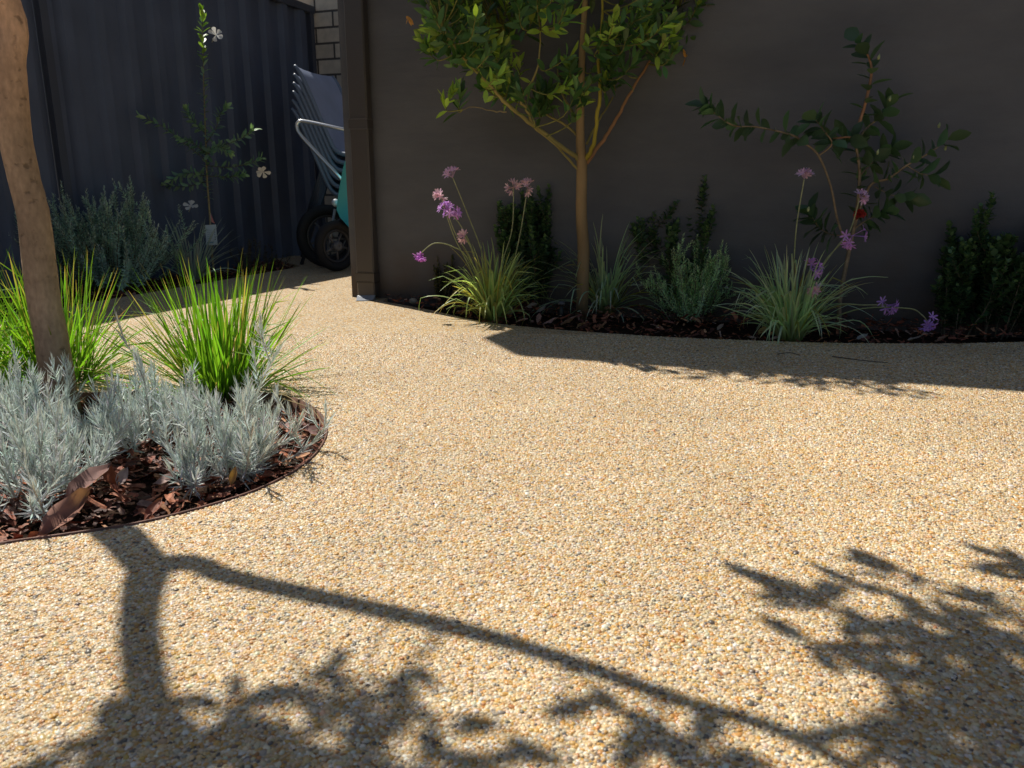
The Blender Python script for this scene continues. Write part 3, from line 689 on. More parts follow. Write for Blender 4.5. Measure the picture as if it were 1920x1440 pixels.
# ---- young tree in front of the wall
YL = 3.15
yt = thing('young_tree', gp(1090, 588, -.01), 'young tree with slim tan trunk and rounded leafy crown before the brown wall', 'tree')
yb = gp(1090, 592, -.02)
mb = MB(); tr_ = [yb, P(1092, 560, YL), P(1094, 470, YL), P(1090, 400, YL), P(1091, 310, YL), P(1088, 260, YL), P(1089, 180, YL), P(1092, 90, YL), P(1100, -60, YL), P(1105, -220, YL)]
mb.tube(crom(tr_, 5), [.027, .024, .024, .022, .021, .017, .014, .012, .009, .006], 14, np.array([(.20, .15, .09), (.40, .27, .13), (.42, .29, .14), (.36, .26, .12)]), wob=.012); mb.build('trunk', M['bark'], yt)
yc = (.33, .28, .10)
brs = [([P(1086, 300, YL), P(1060, 280, YL-.03), P(1000, 235, YL-.08), P(950, 195, YL-.12), P(920, 160, YL-.14), P(870, 110, YL-.16), P(830, 50, YL-.18)], .010, yc),
       ([P(1086, 322, YL), P(1070, 302, YL-.02), P(1040, 270, YL-.10), P(1000, 240, YL-.2)], .006, yc),
       ([P(1098, 300, YL), P(1112, 270, YL-.05), P(1120, 220, YL-.08), P(1125, 160, YL-.10), P(1122, 120, YL-.1), P(1130, 20, YL-.1), P(1120, -80, YL-.1)], .009, (.40, .33, .05)),
       ([P(1100, 306, YL), P(1130, 262, YL+.03), P(1155, 225, YL+.05), P(1178, 182, YL+.06), P(1215, 120, YL+.08), P(1270, 40, YL+.1)], .0085, (.42, .22, .10)),
       ([P(1090, 260, YL), P(1060, 235, YL+.05), P(1020, 210, YL+.10), P(960, 140, YL+.14), P(940, 60, YL+.15)], .006, yc),
       ([P(1000, 235, YL-.08), P(985, 200, YL-.1), P(978, 185, YL-.12), P(1010, 120, YL-.15), P(1010, 20, YL-.15)], .006, yc),
       ([P(1092, 235, YL), P(1070, 205, YL+.08), P(1050, 160, YL+.16), P(1040, 40, YL+.25)], .006, yc),
       ([P(1100, 270, YL), P(1120, 230, YL+.06), P(1145, 190, YL+.12), P(1200, 90, YL+.25)], .005, yc),
       ([P(950, 210, YL-.12), P(925, 208, YL-.13), P(890, 200, YL-.14), P(868, 205, YL-.15)], .003, (.3, .25, .15))]
nodes = []
for p, r, c in brs:
    q_ = crom(p, 5); q_[2:] += rng.normal(0, .0014, (len(q_)-2, 3)); mb = MB(); mb.tube(q_, [r, r*.8, r*.62, r*.38], 8, c, wob=.06); mb.build('branch', M['bark'], yt); nodes.append(q_[len(q_)//2:])
nodes.append(crom(tr_, 5)[28:]); nodes = np.concatenate(nodes)
lf, tw = MB(), MB(); T = []
def lower(x):                                  # crown's lower outline in the picture
    return np.interp(x, [755, 790, 840, 870, 900, 960, 1010, 1060, 1100, 1150, 1200, 1260, 1330], [60, 110, 130, 190, 200, 215, 228, 215, 205, 190, 170, 140, 90])
while len(T) < 390:
    x = rng.uniform(770, 1320); y = rng.uniform(-330, 225); Y = YL+rng.normal(0, .20)
    if abs(Y-YL) > .5: continue
    r_ = math.sqrt(((x-1045)/310)**2+((y+70)/320)**2+((Y-YL)/.6)**2)
    if r_ > 1 or y > lower(x)-8-abs(Y-YL)*60: continue
    if 975 < x < 1062 and 50 < y < 150 and abs(Y-YL) < .6: continue          # the gap where the wall shows
    if rng.uniform() > .55+.45*r_: continue
    T.append(P(x, y, Y))
T += [up_sun(x+rng.normal(0, 5), y+rng.normal(0, 3), rng.uniform(2.02, 2.3)) for x, y in ((1250, 698), (1275, 704), (1300, 708), (1345, 706), (1380, 712), (1420, 716), (1455, 716), (1490, 720), (1530, 724), (1560, 722), (1600, 730), (1640, 733), (1665, 738), (1700, 738), (1725, 742), (1500, 710), (1400, 706), (1580, 716), (1320, 700))]
T += [P(862, 196, YL-.15), P(850, 190, YL-.14), P(790, 90, YL-.16), P(800, 110, YL-.16), P(1290, 95, YL+.05), P(1310, 60, YL+.1)]
for t_ in T:
    dd = np.linalg.norm(nodes-t_, axis=1); cand = np.where(nodes[:, 2] < t_[2]+.03)[0]
    i = cand[np.argmin(dd[cand])] if len(cand) else np.argmin(dd); a = nodes[i]
    mid = a*.5+t_*.5+np.array([rng.normal(0, .02), rng.normal(0, .02), -.015])
    p = crom([a, mid, t_+np.array([0, 0, .03])], 4); tw.tube(p, [.0028, .0013], 5, (.22, .22, .06), caps=False)
    hi = rng.uniform() < .18  # lit leaves painted in: some sprays get a brighter yellow green
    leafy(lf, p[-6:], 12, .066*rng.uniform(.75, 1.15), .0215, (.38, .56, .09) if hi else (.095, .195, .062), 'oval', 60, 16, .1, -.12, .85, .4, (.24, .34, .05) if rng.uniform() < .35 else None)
tw.build('twig_sprays', M['stem'], yt); lf.build('crown', M['leaf'], yt)
mb = MB()
for px, py, Y in ((765, 30, YL-.18), (1285, 108, YL+.02)):
    b = P(px, py, Y); dd = nrm(rng.normal(0, 1, (4, 3))+[[0, 0, -.5]])
    mb.leaves(np.tile(b, (4, 1)), dd, nrm(rng.normal(0, 1, (4, 3))), .034, .011, (.60, .30, .08), 'oval', .2)
mb.build('withered_leaves', M['dry'], yt)

# ---- society garlic clumps
def umbel(root, c, axis, r, n, col, wilt=0.0, name='flower'):
    m_ = MB(); axis = nrm(axis)
    for i in range(n):
        d0 = nrm(axis*rng.uniform(.3, 1.2)+rng.normal(0, .7, 3)+np.array([0, 0, -wilt]))
        m_.tube([c, c+d0*r*.5, c+d0*r], [.0011, .0009, .0016], 4, np.asarray(col)*.8, caps=False)
        e1, e2 = perp(d0[None]); k = 6; ph = np.arange(k)*6.283/k+rng.uniform(0, 6)
        rad = e1*np.cos(ph)[:, None]+e2*np.sin(ph)[:, None]; an = R(70-50*wilt)
        pd = d0[None]*math.cos(an)+rad*math.sin(an)
        m_.leaves(np.tile(c+d0*r, (k, 1)), pd, d0[None]*math.sin(an)-rad*math.cos(an), .021, .0066, var(col, k, .2), 'petal', -.1, 0)
    return m_.build(name, M['petal'], root)
def garlic(name, base, n, Lm, label, flowers, wide=60, green=(.20, .28, .12), yellow=.15, directed=()):
    t = thing(name, base, label, 'flowering plant', 'strappy garlic plants along the wall')
    m_ = MB(); r = .045*np.sqrt(rng.uniform(0, 1, n)); az = rng.uniform(0, 6.283, n)
    b = np.asarray(base)[None]+np.stack([r*np.cos(az), r*np.sin(az), 0*r-.005], -1)
    lean = np.radians(np.clip(np.abs(rng.normal(0, 1, n))*wide*.5, 2, wide)); L = Lm*rng.uniform(.5, 1.05, n)
    cm = var(green, n, .22, .07); cb = var((.30, .34, .12), n, .2); ct = cm.copy()
    yl = rng.uniform(0, 1, n) < yellow; cm[yl] = var((.42, .40, .12), yl.sum(), .2); ct[yl] = var((.6, .45, .2), yl.sum())
    kk = (rng.uniform(.5, .95, n), np.where(rng.uniform(0, 1, n) < .35, rng.uniform(.5, 1.5, n), 0))
    m_.blades(b, az+rng.normal(0, .4, n), lean*.7, lean*.8+R(10)+np.abs(rng.normal(0, .3, n)), L, rng.uniform(.0055, .0092, n), cb, cm, ct, 12, .25, kk, 1.5)
    for p in directed:
        m_.tube(crom(p, 6), [.0022, .002, .0008], 5, green)
    m_.build('foliage', M['grass'], t)
    for p, kind, rr in flowers:
        q_ = crom(p, 6); s_ = MB(); s_.tube(q_, [.0026, .0019], 6, np.array([(.22, .27, .10), (.38, .40, .22)])); s_.build('flower_stalk', M['stem'], t)
        ax = q_[-1]-q_[-2]
        if kind == 'fresh': umbel(t, q_[-1], ax, rr*1.3, 8, (.78, .42, .98))
        elif kind == 'pale': umbel(t, q_[-1], ax, rr*1.25, 7, (.86, .60, .84), .25)
        elif kind == 'wilt': umbel(t, q_[-1], ax, rr*1.1, 8, (.84, .58, .66), .6)
        elif kind == 'droop': umbel(t, q_[-1], nrm(ax)+np.array([0, 0, -1]), rr, 7, (.68, .25, .75), .4)
    return t
b = gp(925, 600, -.01); Y1 = b[1]
garlic('society_garlic', b, 240, .33, 'sunlit yellow green garlic plant with six pink flower stalks beside the slim trunk',
       [([b, P(905, 480, Y1), P(880, 410, Y1), P(849, 333, Y1-.03)], 'pale', .024), ([b, P(880, 500, Y1), P(850, 440, Y1), P(826, 366, Y1)], 'wilt', .012),
        ([b, P(885, 490, Y1), P(855, 440, Y1), P(838, 396, Y1-.04)], 'fresh', .022), ([b, P(890, 480, Y1), P(868, 430, Y1), P(848, 402, Y1)], 'fresh', .022),
        ([b, P(900, 520, Y1), P(885, 470, Y1), P(872, 444, Y1-.05)], 'wilt', .014),
        ([b, P(940, 500, Y1), P(960, 430, Y1), P(963, 352, Y1)], 'wilt', .018), ([b, P(955, 520, Y1), P(975, 440, Y1), P(989, 352, Y1)], 'wilt', .020),
        ([b, P(880, 490, Y1), P(850, 463, Y1-.04), P(815, 456, Y1-.05), P(790, 474, Y1-.05)], 'droop', .020)],
       58, (.46, .60, .28), .30)
b = gp(1135, 583, -.01); Y2 = b[1]
garlic('society_garlic', b, 230, .42, 'flowerless grey green garlic plant right behind the slim trunk', [], 84, (.60, .72, .56), .10)
b = gp(1480, 634, -.01); Y3 = b[1]
garlic('society_garlic', b, 260, .33, 'shaded blue green garlic plant with violet flowers right of the middle',
       [([b, P(1488, 500, Y3), P(1494, 420, Y3), P(1508, 335, Y3)], 'pale', .018), ([b, P(1500, 560, Y3), P(1512, 520, Y3-.04), P(1521, 506, Y3-.05)], 'fresh', .024),
        ([b, P(1530, 520, Y3), P(1580, 450, Y3), P(1598, 442, Y3-.03)], 'fresh', .030), ([b, P(1540, 500, Y3), P(1590, 440, Y3+.02), P(1612, 370, Y3)], 'pale', .012),
        ([b, P(1560, 575, Y3-.03), P(1620, 572, Y3-.06), P(1664, 572, Y3-.08)], 'fresh', .020),
        ([b, P(1600, 582, Y3-.05), P(1700, 578, Y3-.12), P(1728, 590, Y3-.13), P(1738, 602, Y3-.13)], 'fresh', .020),
        ([b, P(1520, 590, Y3-.06), P(1530, 560, Y3-.08), P(1530, 545, Y3-.09)], 'wilt', .010)],
       62, (.60, .74, .54), .12,
       [[b, P(1420, 600, Y3-.03), P(1370, 580, Y3-.04), P(1335, 572, Y3-.04)], [b, P(1600, 600, Y3-.03), P(1640, 635, Y3-.04)], [b, P(1570, 540, Y3), P(1620, 520, Y3), P(1665, 520, Y3)]])
# pale strappy tuft by the fence
b = gp(362, 524, -.015)
t = thing('strappy_tuft', b, 'pale grey green strappy tuft below the white plant tag', 'grass clump')
m_ = MB(); n = 110; az = rng.uniform(0, 6.283, n); lean = np.radians(np.clip(np.abs(rng.normal(0, 1, n))*34, 3, 75))
bb_ = b[None]+np.stack([np.cos(az), np.sin(az), 0*az], -1)*.04
m_.blades(bb_, az, lean*.7, lean*.8+R(12), rng.uniform(.2, .40, n), rng.uniform(.006, .009, n), var((.34, .42, .30), n), var((.46, .56, .44), n), var((.55, .60, .46), n), 10, .2)
for p in ([b, P(372, 480, b[1]), P(362, 428, b[1])], [b, P(345, 480, b[1]), P(337, 445, b[1])]): m_.tube(crom(p, 5), [.002, .0015], 4, (.3, .28, .24))
m_.build('foliage', M['silver'], t)
# ---- bushy shrubs
def bush(name, base, shoots, label, leaf, L, W, col, kind='needle', a0=65, a1=30, dens=200, group=None, matk='leaf', tipcol=None, sides=2, cat='shrub', stemcol=(.14, .12, .08), sr=.003, u0=.15):
    t = thing(name, base, label, cat, group); lf, st = MB(), MB()
    for p in shoots:
        Lp = np.linalg.norm(np.diff(p, axis=0), axis=1).sum()
        st.tube(p, [sr, sr*.4], 5, stemcol, caps=False)
        leafy(lf, p, int(Lp*dens)+6, L, W, col, kind, a0, a1, u0, -.05, .6, .28, tipcol)
        for _ in range(sides):
            i = rng.integers(2, len(p)-1); q_ = shoot_pts(p[i], rng.uniform(0, 6.28), R(rng.uniform(15, 55)), Lp*rng.uniform(.2, .4), -.4, 5, .02)
            st.tube(q_, [sr*.5, sr*.3], 4, stemcol, caps=False)
            leafy(lf, q_, int(Lp*dens*.35)+5, L*.9, W, col, kind, a0, a1, .1, -.05, .6, .28, tipcol)
    st.build('stem', M['stem'], t); lf.build('foliage', M[matk], t)
    return t
def fan(base, n, H, spread, leanmax, hmin=.55, curve=-.4):
    out = []
    for i in range(n):
        az = rng.uniform(0, 6.283); lean = R(min(abs(rng.normal(0, .5))*leanmax, leanmax))
        b = np.asarray(base)+np.array([math.cos(az), math.sin(az), 0])*rng.uniform(0, spread)
        out.append(shoot_pts(b, az, lean, H*rng.uniform(hmin, 1), curve*lean, 7, .02))
    return out
b = gp(212, 540, -.02)
bush('rosemary_bush', b, fan(b, 95, .52, .16, 74), 'broad grey green bush against the fence left of the tagged plant', None, .024, .0085, (.42, .60, .46), dens=210, matk='silver', tipcol=(.52, .62, .52), sides=3, a0=75, a1=35)
b = gp(1300, 602, -.02)
sh_ = fan(b, 52, .30, .06, 76)+[crom([b, P(1360, 560, b[1]), P(1395, 545, b[1])], 4), crom([b, P(1250, 560, b[1]), P(1222, 535, b[1])], 4)]
bt = bush('rosemary_bush', b, sh_, 'fresh green feathery bush with tiny white flowers in the wall bed', None, .017, .0050, (.58, .80, .50), dens=330, matk='leaf', tipcol=(.80, .92, .60), sides=4, a0=70, a1=35)
m_ = MB()
for px, py in ((1350, 524), (1343, 534), (1337, 545), (1362, 538)):
    m_ = MB(); c = P(px, py, b[1]-.06); dd = nrm(rng.normal(0, 1, (5, 3))); m_.leaves(np.tile(c, (5, 1)), dd, nrm(rng.normal(0, 1, (5, 3))), .009, .007, (.75, .75, .82), 'petal', 0, 0); m_.build('flower', M['petal'], bt)
pass
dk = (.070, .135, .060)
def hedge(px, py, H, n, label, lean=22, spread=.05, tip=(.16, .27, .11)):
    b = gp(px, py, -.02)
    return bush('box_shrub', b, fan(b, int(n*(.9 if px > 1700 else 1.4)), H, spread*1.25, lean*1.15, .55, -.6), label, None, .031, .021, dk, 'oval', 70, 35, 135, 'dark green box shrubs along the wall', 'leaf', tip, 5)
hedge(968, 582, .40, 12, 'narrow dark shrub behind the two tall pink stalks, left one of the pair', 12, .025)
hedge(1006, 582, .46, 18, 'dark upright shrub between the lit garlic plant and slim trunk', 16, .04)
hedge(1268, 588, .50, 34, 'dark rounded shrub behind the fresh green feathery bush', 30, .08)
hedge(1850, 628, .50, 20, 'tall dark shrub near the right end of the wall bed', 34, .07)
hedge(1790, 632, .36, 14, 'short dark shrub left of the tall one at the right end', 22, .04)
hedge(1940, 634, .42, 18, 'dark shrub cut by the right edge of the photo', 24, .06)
b = gp(828, 574, -.02)
bush('box_shrub', b, fan(b, 12, .24, .03, 30, .5, -.3), 'small olive shrub at the left of the sunlit garlic plant', None, .018, .008, (.09, .10, .035), 'oval', 60, 30, 170, 'dark green box shrubs along the wall', 'leaf', None, 2)
for px, py, H, n, lab in ((470, 511, .22, 14, 'low brownish twiggy shrub right of the plant tag by the fence'), (512, 504, .18, 8, 'tiny brownish shrub nearest the fence corner')):
    b = gp(px, py, -.015)
    bush('twiggy_shrub', b, fan(b, n, H, .05, 60, .5, -.3), lab, None, .016, .008, (.10, .085, .07), 'oval', 70, 40, 90, 'low brownish shrubs by the fence', 'leaf', None, 2)

# ---- tagged gardenia by the fence
b = gp(402, 518, -.015); YG = b[1]
g = thing('gardenia', b, 'tall thin gardenia with white flowers, a white tag and sunlit tip by the fence', 'young tree')
st, lf = MB(), MB()
gt = crom([b, P(398, 480, YG), P(393, 400, YG), P(388, 330, YG), P(386, 270, YG), P(383, 190, YG), P(381, 110, YG), P(379, 22, YG)], 5)
st.tube(gt, [.008, .006, .005, .003, .002], 7, np.array([(.34, .28, .14), (.30, .24, .12), (.12, .12, .06)]))
arms = [[P(386, 300, YG), P(345, 268, YG-.05), P(310, 240, YG-.08), P(265, 218, YG-.1)], [P(386, 310, YG), P(430, 314, YG-.04), P(470, 305, YG-.06), P(488, 298, YG-.06)],
        [P(386, 280, YG), P(425, 270, YG-.05), P(455, 258, YG-.08), P(476, 242, YG-.1)], [P(386, 270, YG), P(405, 240, YG-.05), P(412, 215, YG-.06), P(425, 200, YG-.07)],
        [P(386, 330, YG), P(350, 325, YG+.05), P(320, 338, YG+.08)], [P(388, 330, YG), P(430, 332, YG+.04), P(455, 328, YG+.05)], [P(385, 250, YG), P(360, 225, YG+.03), P(350, 205, YG+.03)],
        [P(386, 290, YG), P(365, 270, YG-.06), P(340, 262, YG-.1)], [P(386, 295, YG), P(405, 275, YG-.09), P(430, 285, YG-.12)], [P(388, 340, YG), P(345, 350, YG+.1), P(300, 345, YG+.12)]]
gc = (.20, .34, .22)
for a in arms:
    p = crom(a, 4); st.tube(p, [.0028, .0012], 5, (.12, .12, .06), caps=False); leafy(lf, p, 30, .046, .020, gc, 'oval', 75, 30, .1, -.1, .9, .3, (.34, .54, .24))
leafy(lf, gt[20:31], 34, .044, .019, gc, 'oval', 75, 45, 0, -.1, 1, .3)
leafy(lf, gt[12:20], 36, .042, .018, gc, 'oval', 80, 45, 0, -.1, 1, .3)
leafy(lf, gt[30:], 34, .052, .024, (.26, .42, .08), 'oval', 60, 25, 0, -.1, .9, .3, (.24, .40, .05), whorl=3)
st.build('stem', M['stem'], g); lf.build('foliage', M['leaf'], g)
for px, py, dx, dz in ((405, 66, .5, .4), (358, 386, .2, .5), (493, 322, .4, -.6)):
    m_ = MB(); c = P(px, py, YG-.08); ax = nrm([dx, -.8, dz]); e1, e2 = perp(ax[None]); ph = np.arange(6)*6.283/6
    ph = ph+rng.normal(0, .22, 6); rad = e1*np.cos(ph)[:, None]+e2*np.sin(ph)[:, None]
    m_.leaves(np.tile(c, (6, 1)), rad+ax*rng.uniform(-.2, .8, (6, 1)), ax-rad*.3, rng.uniform(.034, .044, 6), .026, (.82, .82, .78), 'obov', rng.uniform(-.35, .1, 6), .35)
    m_.tube([c, c-ax*.03-np.array([.02, 0, .02])], [.003, .002], 5, (.6, .62, .45)); m_.build('flower', M['petal'], g)
tg = thing('plant_tag', P(396, 442, YG-.02), 'white and pale blue nursery tag hanging on the gardenia stem', 'plant tag')
m_ = MB(); cs = [P(384, 422, YG-.03), P(405, 421, YG-.03), P(408, 459, YG-.035), P(387, 460, YG-.035)]
m_.add([*cs, *[c+np.array([0, .001, 0]) for c in cs]], [(3, 2, 1, 0), (4, 5, 6, 7), (0, 1, 5, 4), (1, 2, 6, 5), (2, 3, 7, 6), (3, 0, 4, 7)], col=(.62, .72, .74)); m_.build('card', M['plain'], tg, smooth=False)
m_ = MB()
def on_card(u, v_, o=.0015):
    a = cs[0]*(1-u)*(1-v_)+cs[1]*u*(1-v_)+cs[2]*u*v_+cs[3]*(1-u)*v_
    return a-np.array([0, o, 0])
def strip(u0, u1, v0, v1, col): m_.add([on_card(u0, v0), on_card(u1, v0), on_card(u1, v1), on_card(u0, v1)], [(3, 2, 1, 0)], col=col)
strip(.1, .68, .84, .89, (.10, .35, .45))
for k_, (a0, a1) in enumerate(((.15, .62), (.15, .7), (.15, .55), (.15, .66), (.15, .6))): strip(a0, a1, .25+.1*k_, .27+.1*k_, (.35, .48, .55))
for k_ in range(5): strip(.80, .88, .22+.12*k_, .28+.12*k_, (.25, .32, .38))
m_.build('print', M['plain'], tg, smooth=False)
m_ = MB(); m_.add([P(395, 400, YG-.03), P(396, 416, YG-.03), P(403, 419, YG-.03)], t=[(0, 1, 2)], col=(.55, .22, .20)); m_.tube([P(395, 400, YG-.03), P(394, 424, YG-.031)], .0012, 4, (.5, .5, .45)); m_.build('tie', M['plain'], tg, smooth=False)

# ---- camellia
YK = 2.78
b = gp(1572, 636, -.015); b[1] = YK; b[0] = P(1573, 636, YK)[0]
km = thing('camellia', b, 'open branched camellia with dark leaves and one red bloom against the wall', 'young tree')
st, lf = MB(), MB()
kb = [[b, P(1575, 560, YK), P(1592, 470, YK), P(1606, 400, YK), P(1612, 330, YK), P(1607, 285, YK), P(1600, 260, YK)],
      [P(1600, 262, YK), P(1612, 228, YK), P(1626, 180, YK), P(1634, 135, YK), P(1628, 105, YK), P(1610, 78, YK)],
      [P(1602, 262, YK), P(1590, 257, YK-.02), P(1560, 260, YK-.04)],
      [P(1604, 270, YK), P(1625, 240, YK+.04), P(1655, 215, YK+.05), P(1668, 190, YK+.05)],
      [P(1590, 470, YK), P(1570, 410, YK-.03), P(1558, 350, YK-.05), P(1535, 292, YK-.06), P(1505, 266, YK-.08), P(1482, 252, YK-.1), P(1420, 238, YK-.12), P(1375, 235, YK-.14), P(1340, 212, YK-.15), P(1325, 200, YK-.15)],
      [P(1535, 292, YK-.06), P(1560, 270, YK-.08), P(1545, 245, YK-.1), P(1530, 225, YK-.1)],
      [P(1600, 430, YK), P(1630, 350, YK-.03), P(1665, 335, YK-.05), P(1700, 310, YK-.07), P(1745, 285, YK-.1), P(1775, 262, YK-.1)],
      [P(1612, 330, YK), P(1640, 300, YK+.05), P(1670, 280, YK+.05)],
      [P(1598, 440, YK), P(1560, 440, YK+.04), P(1535, 425, YK+.05), P(1520, 400, YK+.05)],
      [P(1600, 430, YK), P(1630, 410, YK), P(1660, 398, YK-.02)],
      [P(1700, 310, YK-.07), P(1725, 325, YK-.08), P(1750, 330, YK-.08)],
      [P(1640, 350, YK-.03), P(1670, 365, YK-.03), P(1700, 370, YK-.03)]]
rad = [.008, .006, .005, .004, .004, .003, .005, .003, .003, .003, .002, .002]
kc = (.095, .175, .095)
for i, a in enumerate(kb):
    p = crom(a, 5); st.tube(p, [rad[i], rad[i]*.8, rad[i]*.4], 6, (.36, .19, .10) if i in (1, 2) else (.26, .20, .13))
    if i == 0: leafy(lf, p[16:], 15, .070, .040, kc, 'oval', 80, 50, 0, -.15, 1, .3)
    elif i == 4: leafy(lf, p, 36, .066, .038, kc, 'oval', 85, 40, .45, -.15, 1, .3)
    else: leafy(lf, p, 10 if i in (2, 10, 11) else (20 if i == 8 else 17), .068, .040, kc, 'oval', 80, 35, .25, -.15, 1, .3)
m_ = MB()
for px, py in ((1647, 112), (1668, 190), (1760, 240), (1772, 282), (1645, 290), (1515, 397), (1330, 205), (1713, 298)):
    c = P(px, py, YK-.09); st.tube([c, c+np.array([.0, 0, .008]), c+np.array([.002, 0, .018])], [.003, .005, .001], 6, (.30, .36, .18))
leafy(lf, np.array([P(1330, 207, YK-.15), P(1322, 196, YK-.15)]), 6, .045, .02, kc, 'oval', 85, 60, 0)
st.build('stem', M['stem'], km); lf.build('foliage', M['leaf'], km)
m_ = MB(); c = P(1612, 402, YK-.08); n = 16; dd = nrm(rng.normal(0, 1, (n, 3))+[[0, -.5, .1]]); m_.leaves(np.tile(c, (n, 1)), dd, nrm(rng.normal(0, 1, (n, 3))), .021, .019, var((.42, .045, .04), n, .2), 'petal', .25, 0); m_.build('flower', M['petal'], km)

# ---- irrigation riser
b = gp(1052, 607, -.02); ir = thing('sprinkler_riser', b, 'small black irrigation riser standing left of the slim trunk', 'sprinkler')
m_ = MB(); m_.lathe([(.001, 0), (.011, 0), (.011, .055), (.008, .06), (.008, .075), (.001, .075)], b, (0, 0, 1), 14, (.02, .02, .02), False); m_.build('body', M['plastic'], ir)
m_ = MB(); m_.lathe([(.001, .076), (.014, .076), (.016, .082), (.010, .089), (.001, .09)], b, (0, 0, 1), 14, (.09, .09, .10), False); m_.build('cap', M['plastic'], ir)

# ---- fallen leaves one can tell apart
def dry_leaf(pos, az, L, W, col, label, tilt=.1, curl=.25, roll=.2, name='fallen_leaf'):
    m_ = MB(); pos = np.asarray(pos, float); d_ = np.array([math.cos(az)*math.cos(tilt), math.sin(az)*math.cos(tilt), math.sin(tilt)])
    up = nrm(np.array([rng.normal(0, roll), rng.normal(0, roll)-roll, 1]))
    m_.leaves(pos[None]-d_[None]*L/2, d_[None], up[None], L, W, np.asarray(col), 'dry', curl, .45)
    o = m_.build(name, M['dry'], origin=pos); return tag(o, label, 'leaf', 'dry leaves fallen in the beds')
L_ = [((125, 985), 1.0, .095, .05, (.44, .22, .16), 'largest dry brown leaf, leaning on the near edge of the round bed', .25),
      ((170, 930), .8, .10, .055, (.36, .20, .17), 'dull brown leaf tucked under the near left silver shrub', .3),
      ((212, 905), 2.2, .06, .035, (.35, .10, .04), 'rust red leaf standing between two silver shrubs', .7),
      ((232, 905), 1.4, .055, .03, (.50, .38, .36), 'pale papery leaf beside the rust red leaf', .5),
      ((310, 905), .4, .06, .03, (.45, .30, .26), 'pinkish dry leaf behind the smallest silver shrub', .1),
      ((290, 965), 1.3, .07, .03, (.30, .11, .07), 'dark red curled leaf near the front edge of the round bed', .2),
      ((508, 835), .2, .055, .028, (.52, .28, .15), 'light tan leaf right of the long silver sprigs', .1),
      ((545, 800), .9, .06, .03, (.40, .22, .18), 'brown leaf near the rounded end of the bed', .1),
      ((585, 812), 2.6, .05, .03, (.42, .25, .22), 'dry leaf against the edging at the rounded tip', .2),
      ((215, 748), .1, .11, .045, (.50, .25, .14), 'orange brown leaf lying between the trunk and the back edging', .1),
      ((345, 795), .3, .09, .05, (.42, .28, .13), 'yellow brown leaf under the right clump of grass', .5),
      ((440, 905), 1.2, .05, .02, (.55, .30, .10), 'orange sliver of leaf standing below the sprigs', .9)]
for (px, py), az, L, W, c, lab, ti in L_: L, W = (L, W) if L > .09 else (L*.7, W*.72); dry_leaf(gp(px, py, -.014)+[0, 0, math.sin(ti)*L*.4], az, L, W, c, lab, ti)
L2 = [((992, 583), -.3, .085, .04, (.55, .44, .36), 'large pale buff leaf left of the black riser', .15), ((1015, 585), .5, .05, .025, (.55, .45, .40), 'smaller pale leaf touching the large buff one', .3),
      ((978, 604), -.2, .05, .02, (.55, .30, .24), 'pink leaf right of the lit garlic plant base', .1), ((1010, 603), 1.2, .04, .02, (.48, .26, .20), 'pink leaf standing up on the paving edge', .8),
      ((1033, 608), .1, .065, .026, (.52, .30, .25), 'pink leaf left of the riser foot', .2), ((1068, 608), -.1, .07, .03, (.55, .32, .26), 'pink leaf right of the riser foot', .3),
      ((1092, 614), -.4, .05, .026, (.55, .36, .26), 'buff leaf in front of the slim trunk', .4), ((1130, 618), -.6, .045, .025, (.50, .28, .20), 'orange pink leaf right of the slim trunk', .5),
      ((868, 578), -.2, .09, .03, (.50, .18, .05), 'bright orange strip of leaf left of the lit garlic plant', .15), ((868, 588), 0, .05, .02, (.45, .16, .05), 'short orange leaf on the mulch under the orange strip', .1),
      ((955, 592), 1.8, .06, .022, (.50, .38, .25), 'tan leaf leaning at the foot of the lit garlic plant', .9), ((1145, 577), 0, .04, .022, (.35, .32, .26), 'grey leaf below the flowerless garlic plant', .2),
      ((1430, 626), .4, .045, .025, (.45, .33, .12), 'yellow curled leaf left of the violet flowered plant', .5), ((1615, 636), .2, .045, .02, (.45, .42, .38), 'pale grey leaf right of the violet flowered plant', .2),
      ((1715, 638), 0, .055, .02, (.50, .40, .32), 'long pale leaf below the drooping violet flower', .1), ((1765, 640), 0, .05, .025, (.42, .24, .16), 'brown leaf near the short dark shrub', .2),
      ((1350, 618), .7, .04, .018, (.40, .30, .24), 'thin tan leaf in front of the feathery bush', .3)]
for (px, py), az, L, W, c, lab, ti in L2: dry_leaf(gp(px, py, .0)+[0, 0, math.sin(ti)*L*.4], az, L, W, c, lab, ti)
# pebble stone in the wall bed
m_ = MB(); c = gp(775, 565, .005); v = []
m_.lathe([(.0005, .016), (.012, .013), (.021, .003), (.02, -.008), (.0005, -.015)], c, (.2, .1, 1), 9, (.40, .34, .26), False); tag(m_.build('stone', M['stem'], origin=c), 'small tan stone in the corner by the downpipe', 'stone')
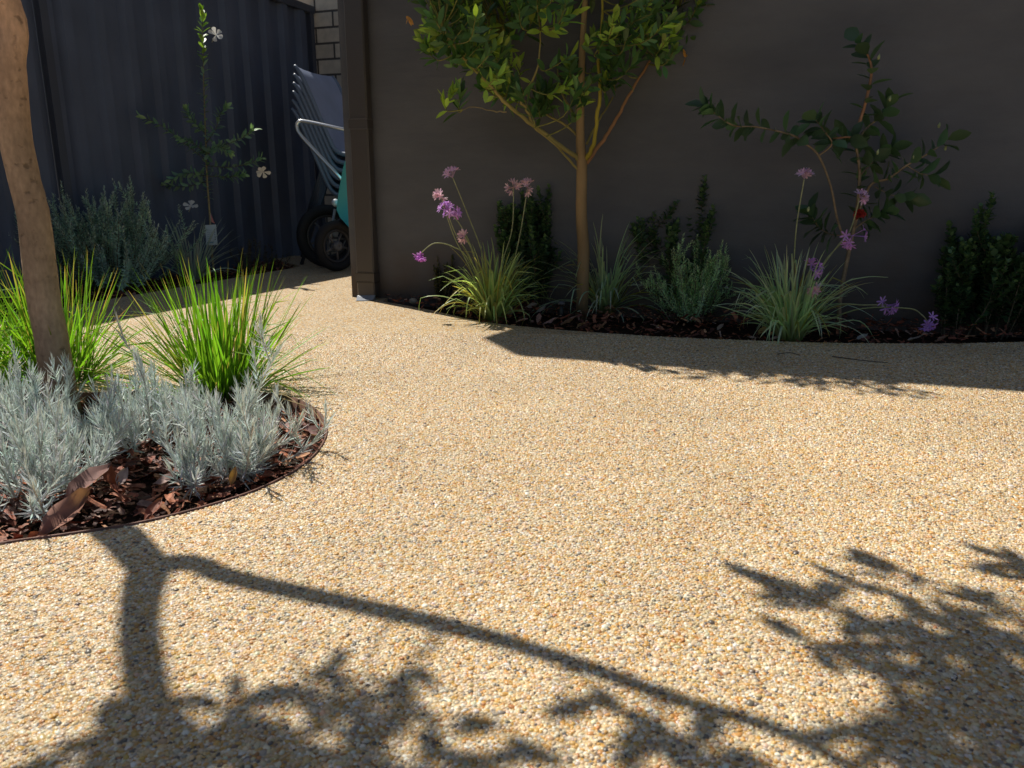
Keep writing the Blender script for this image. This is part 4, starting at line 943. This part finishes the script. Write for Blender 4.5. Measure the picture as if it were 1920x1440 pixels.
# thin straw blades hanging over the edging
m_ = MB()
for p in ([gp(505, 742, -.01), P(540, 738, 1.72), P(575, 752, 1.70), gp(596, 775, .006)], [gp(500, 748, -.01), P(530, 740, 1.7), P(560, 760, 1.62), gp(572, 790, -.01)], [gp(520, 745, -.01), P(545, 752, 1.7), P(585, 768, 1.66), gp(608, 800, .005)]):
    m_.tube(crom(p, 6), [.0011, .0006], 4, (.55, .42, .2))
tag(m_.build('straw', M['dry']), 'thin straw coloured dry grass blades trailing over the edging', 'dry grass')
o = bpy.data.objects['straw']
# twigs on the paving
for pts, lab in (([(1560, 668), (1620, 676), (1665, 680)], 'thin dark twig lying on the shaded paving'), ([(1458, 664), (1480, 661), (1500, 666)], 'short curved twig on the shaded paving near the flower plant')):
    m_ = MB(); q_ = crom([gp(x, y, .004) for x, y in pts], 4); m_.tube(q_, [.0016, .001], 5, (.07, .05, .04)); tag(m_.build('twig', M['stem'], origin=q_[0]), lab, 'twig')

# ------------------------------------------------------------------ light, camera
sd = nrm([SUNH[0]*math.cos(ELEV), SUNH[1]*math.cos(ELEV), math.sin(ELEV)])
sun = bpy.data.lights.new('sun', 'SUN'); sun.energy = 5.0; sun.angle = R(.53); sun.color = (1, .95, .86)
so = bpy.data.objects.new('sun', sun); C.objects.link(so)
so.rotation_euler = Vector((-sd[0], -sd[1], -sd[2])).to_track_quat('-Z', 'Y').to_euler(); so.location = (0, 0, 6)
wd = bpy.data.worlds.new('World'); bpy.context.scene.world = wd; wd.use_nodes = True
nt = wd.node_tree; sky = nt.nodes.new('ShaderNodeTexSky'); sky.sky_type = 'NISHITA'; sky.sun_disc = False
sky.sun_elevation = ELEV; sky.sun_rotation = math.atan2(SUNH[0], SUNH[1])
nt.links.new(sky.outputs[0], nt.nodes['Background'].inputs[0]); nt.nodes['Background'].inputs[1].default_value = .062
cam = bpy.data.cameras.new('camera'); cam.sensor_width = 36; cam.lens = 36*FPX/1920; cam.clip_end = 500; cam.clip_start = .02
cam.dof.use_dof = True; cam.dof.focus_distance = 2.0; cam.dof.aperture_fstop = 12
co = bpy.data.objects.new('camera', cam); C.objects.link(co); co.location = (0, 0, CAMH); co.rotation_euler = (R(90)-PITCH, 0, 0)
sc = bpy.context.scene; sc.camera = co
sc.view_settings.view_transform = 'Standard'; sc.view_settings.look = 'None'; sc.view_settings.exposure = 0
sc.cycles.use_denoising = True; sc.cycles.max_bounces = 8; sc.cycles.sample_clamp_indirect = 6
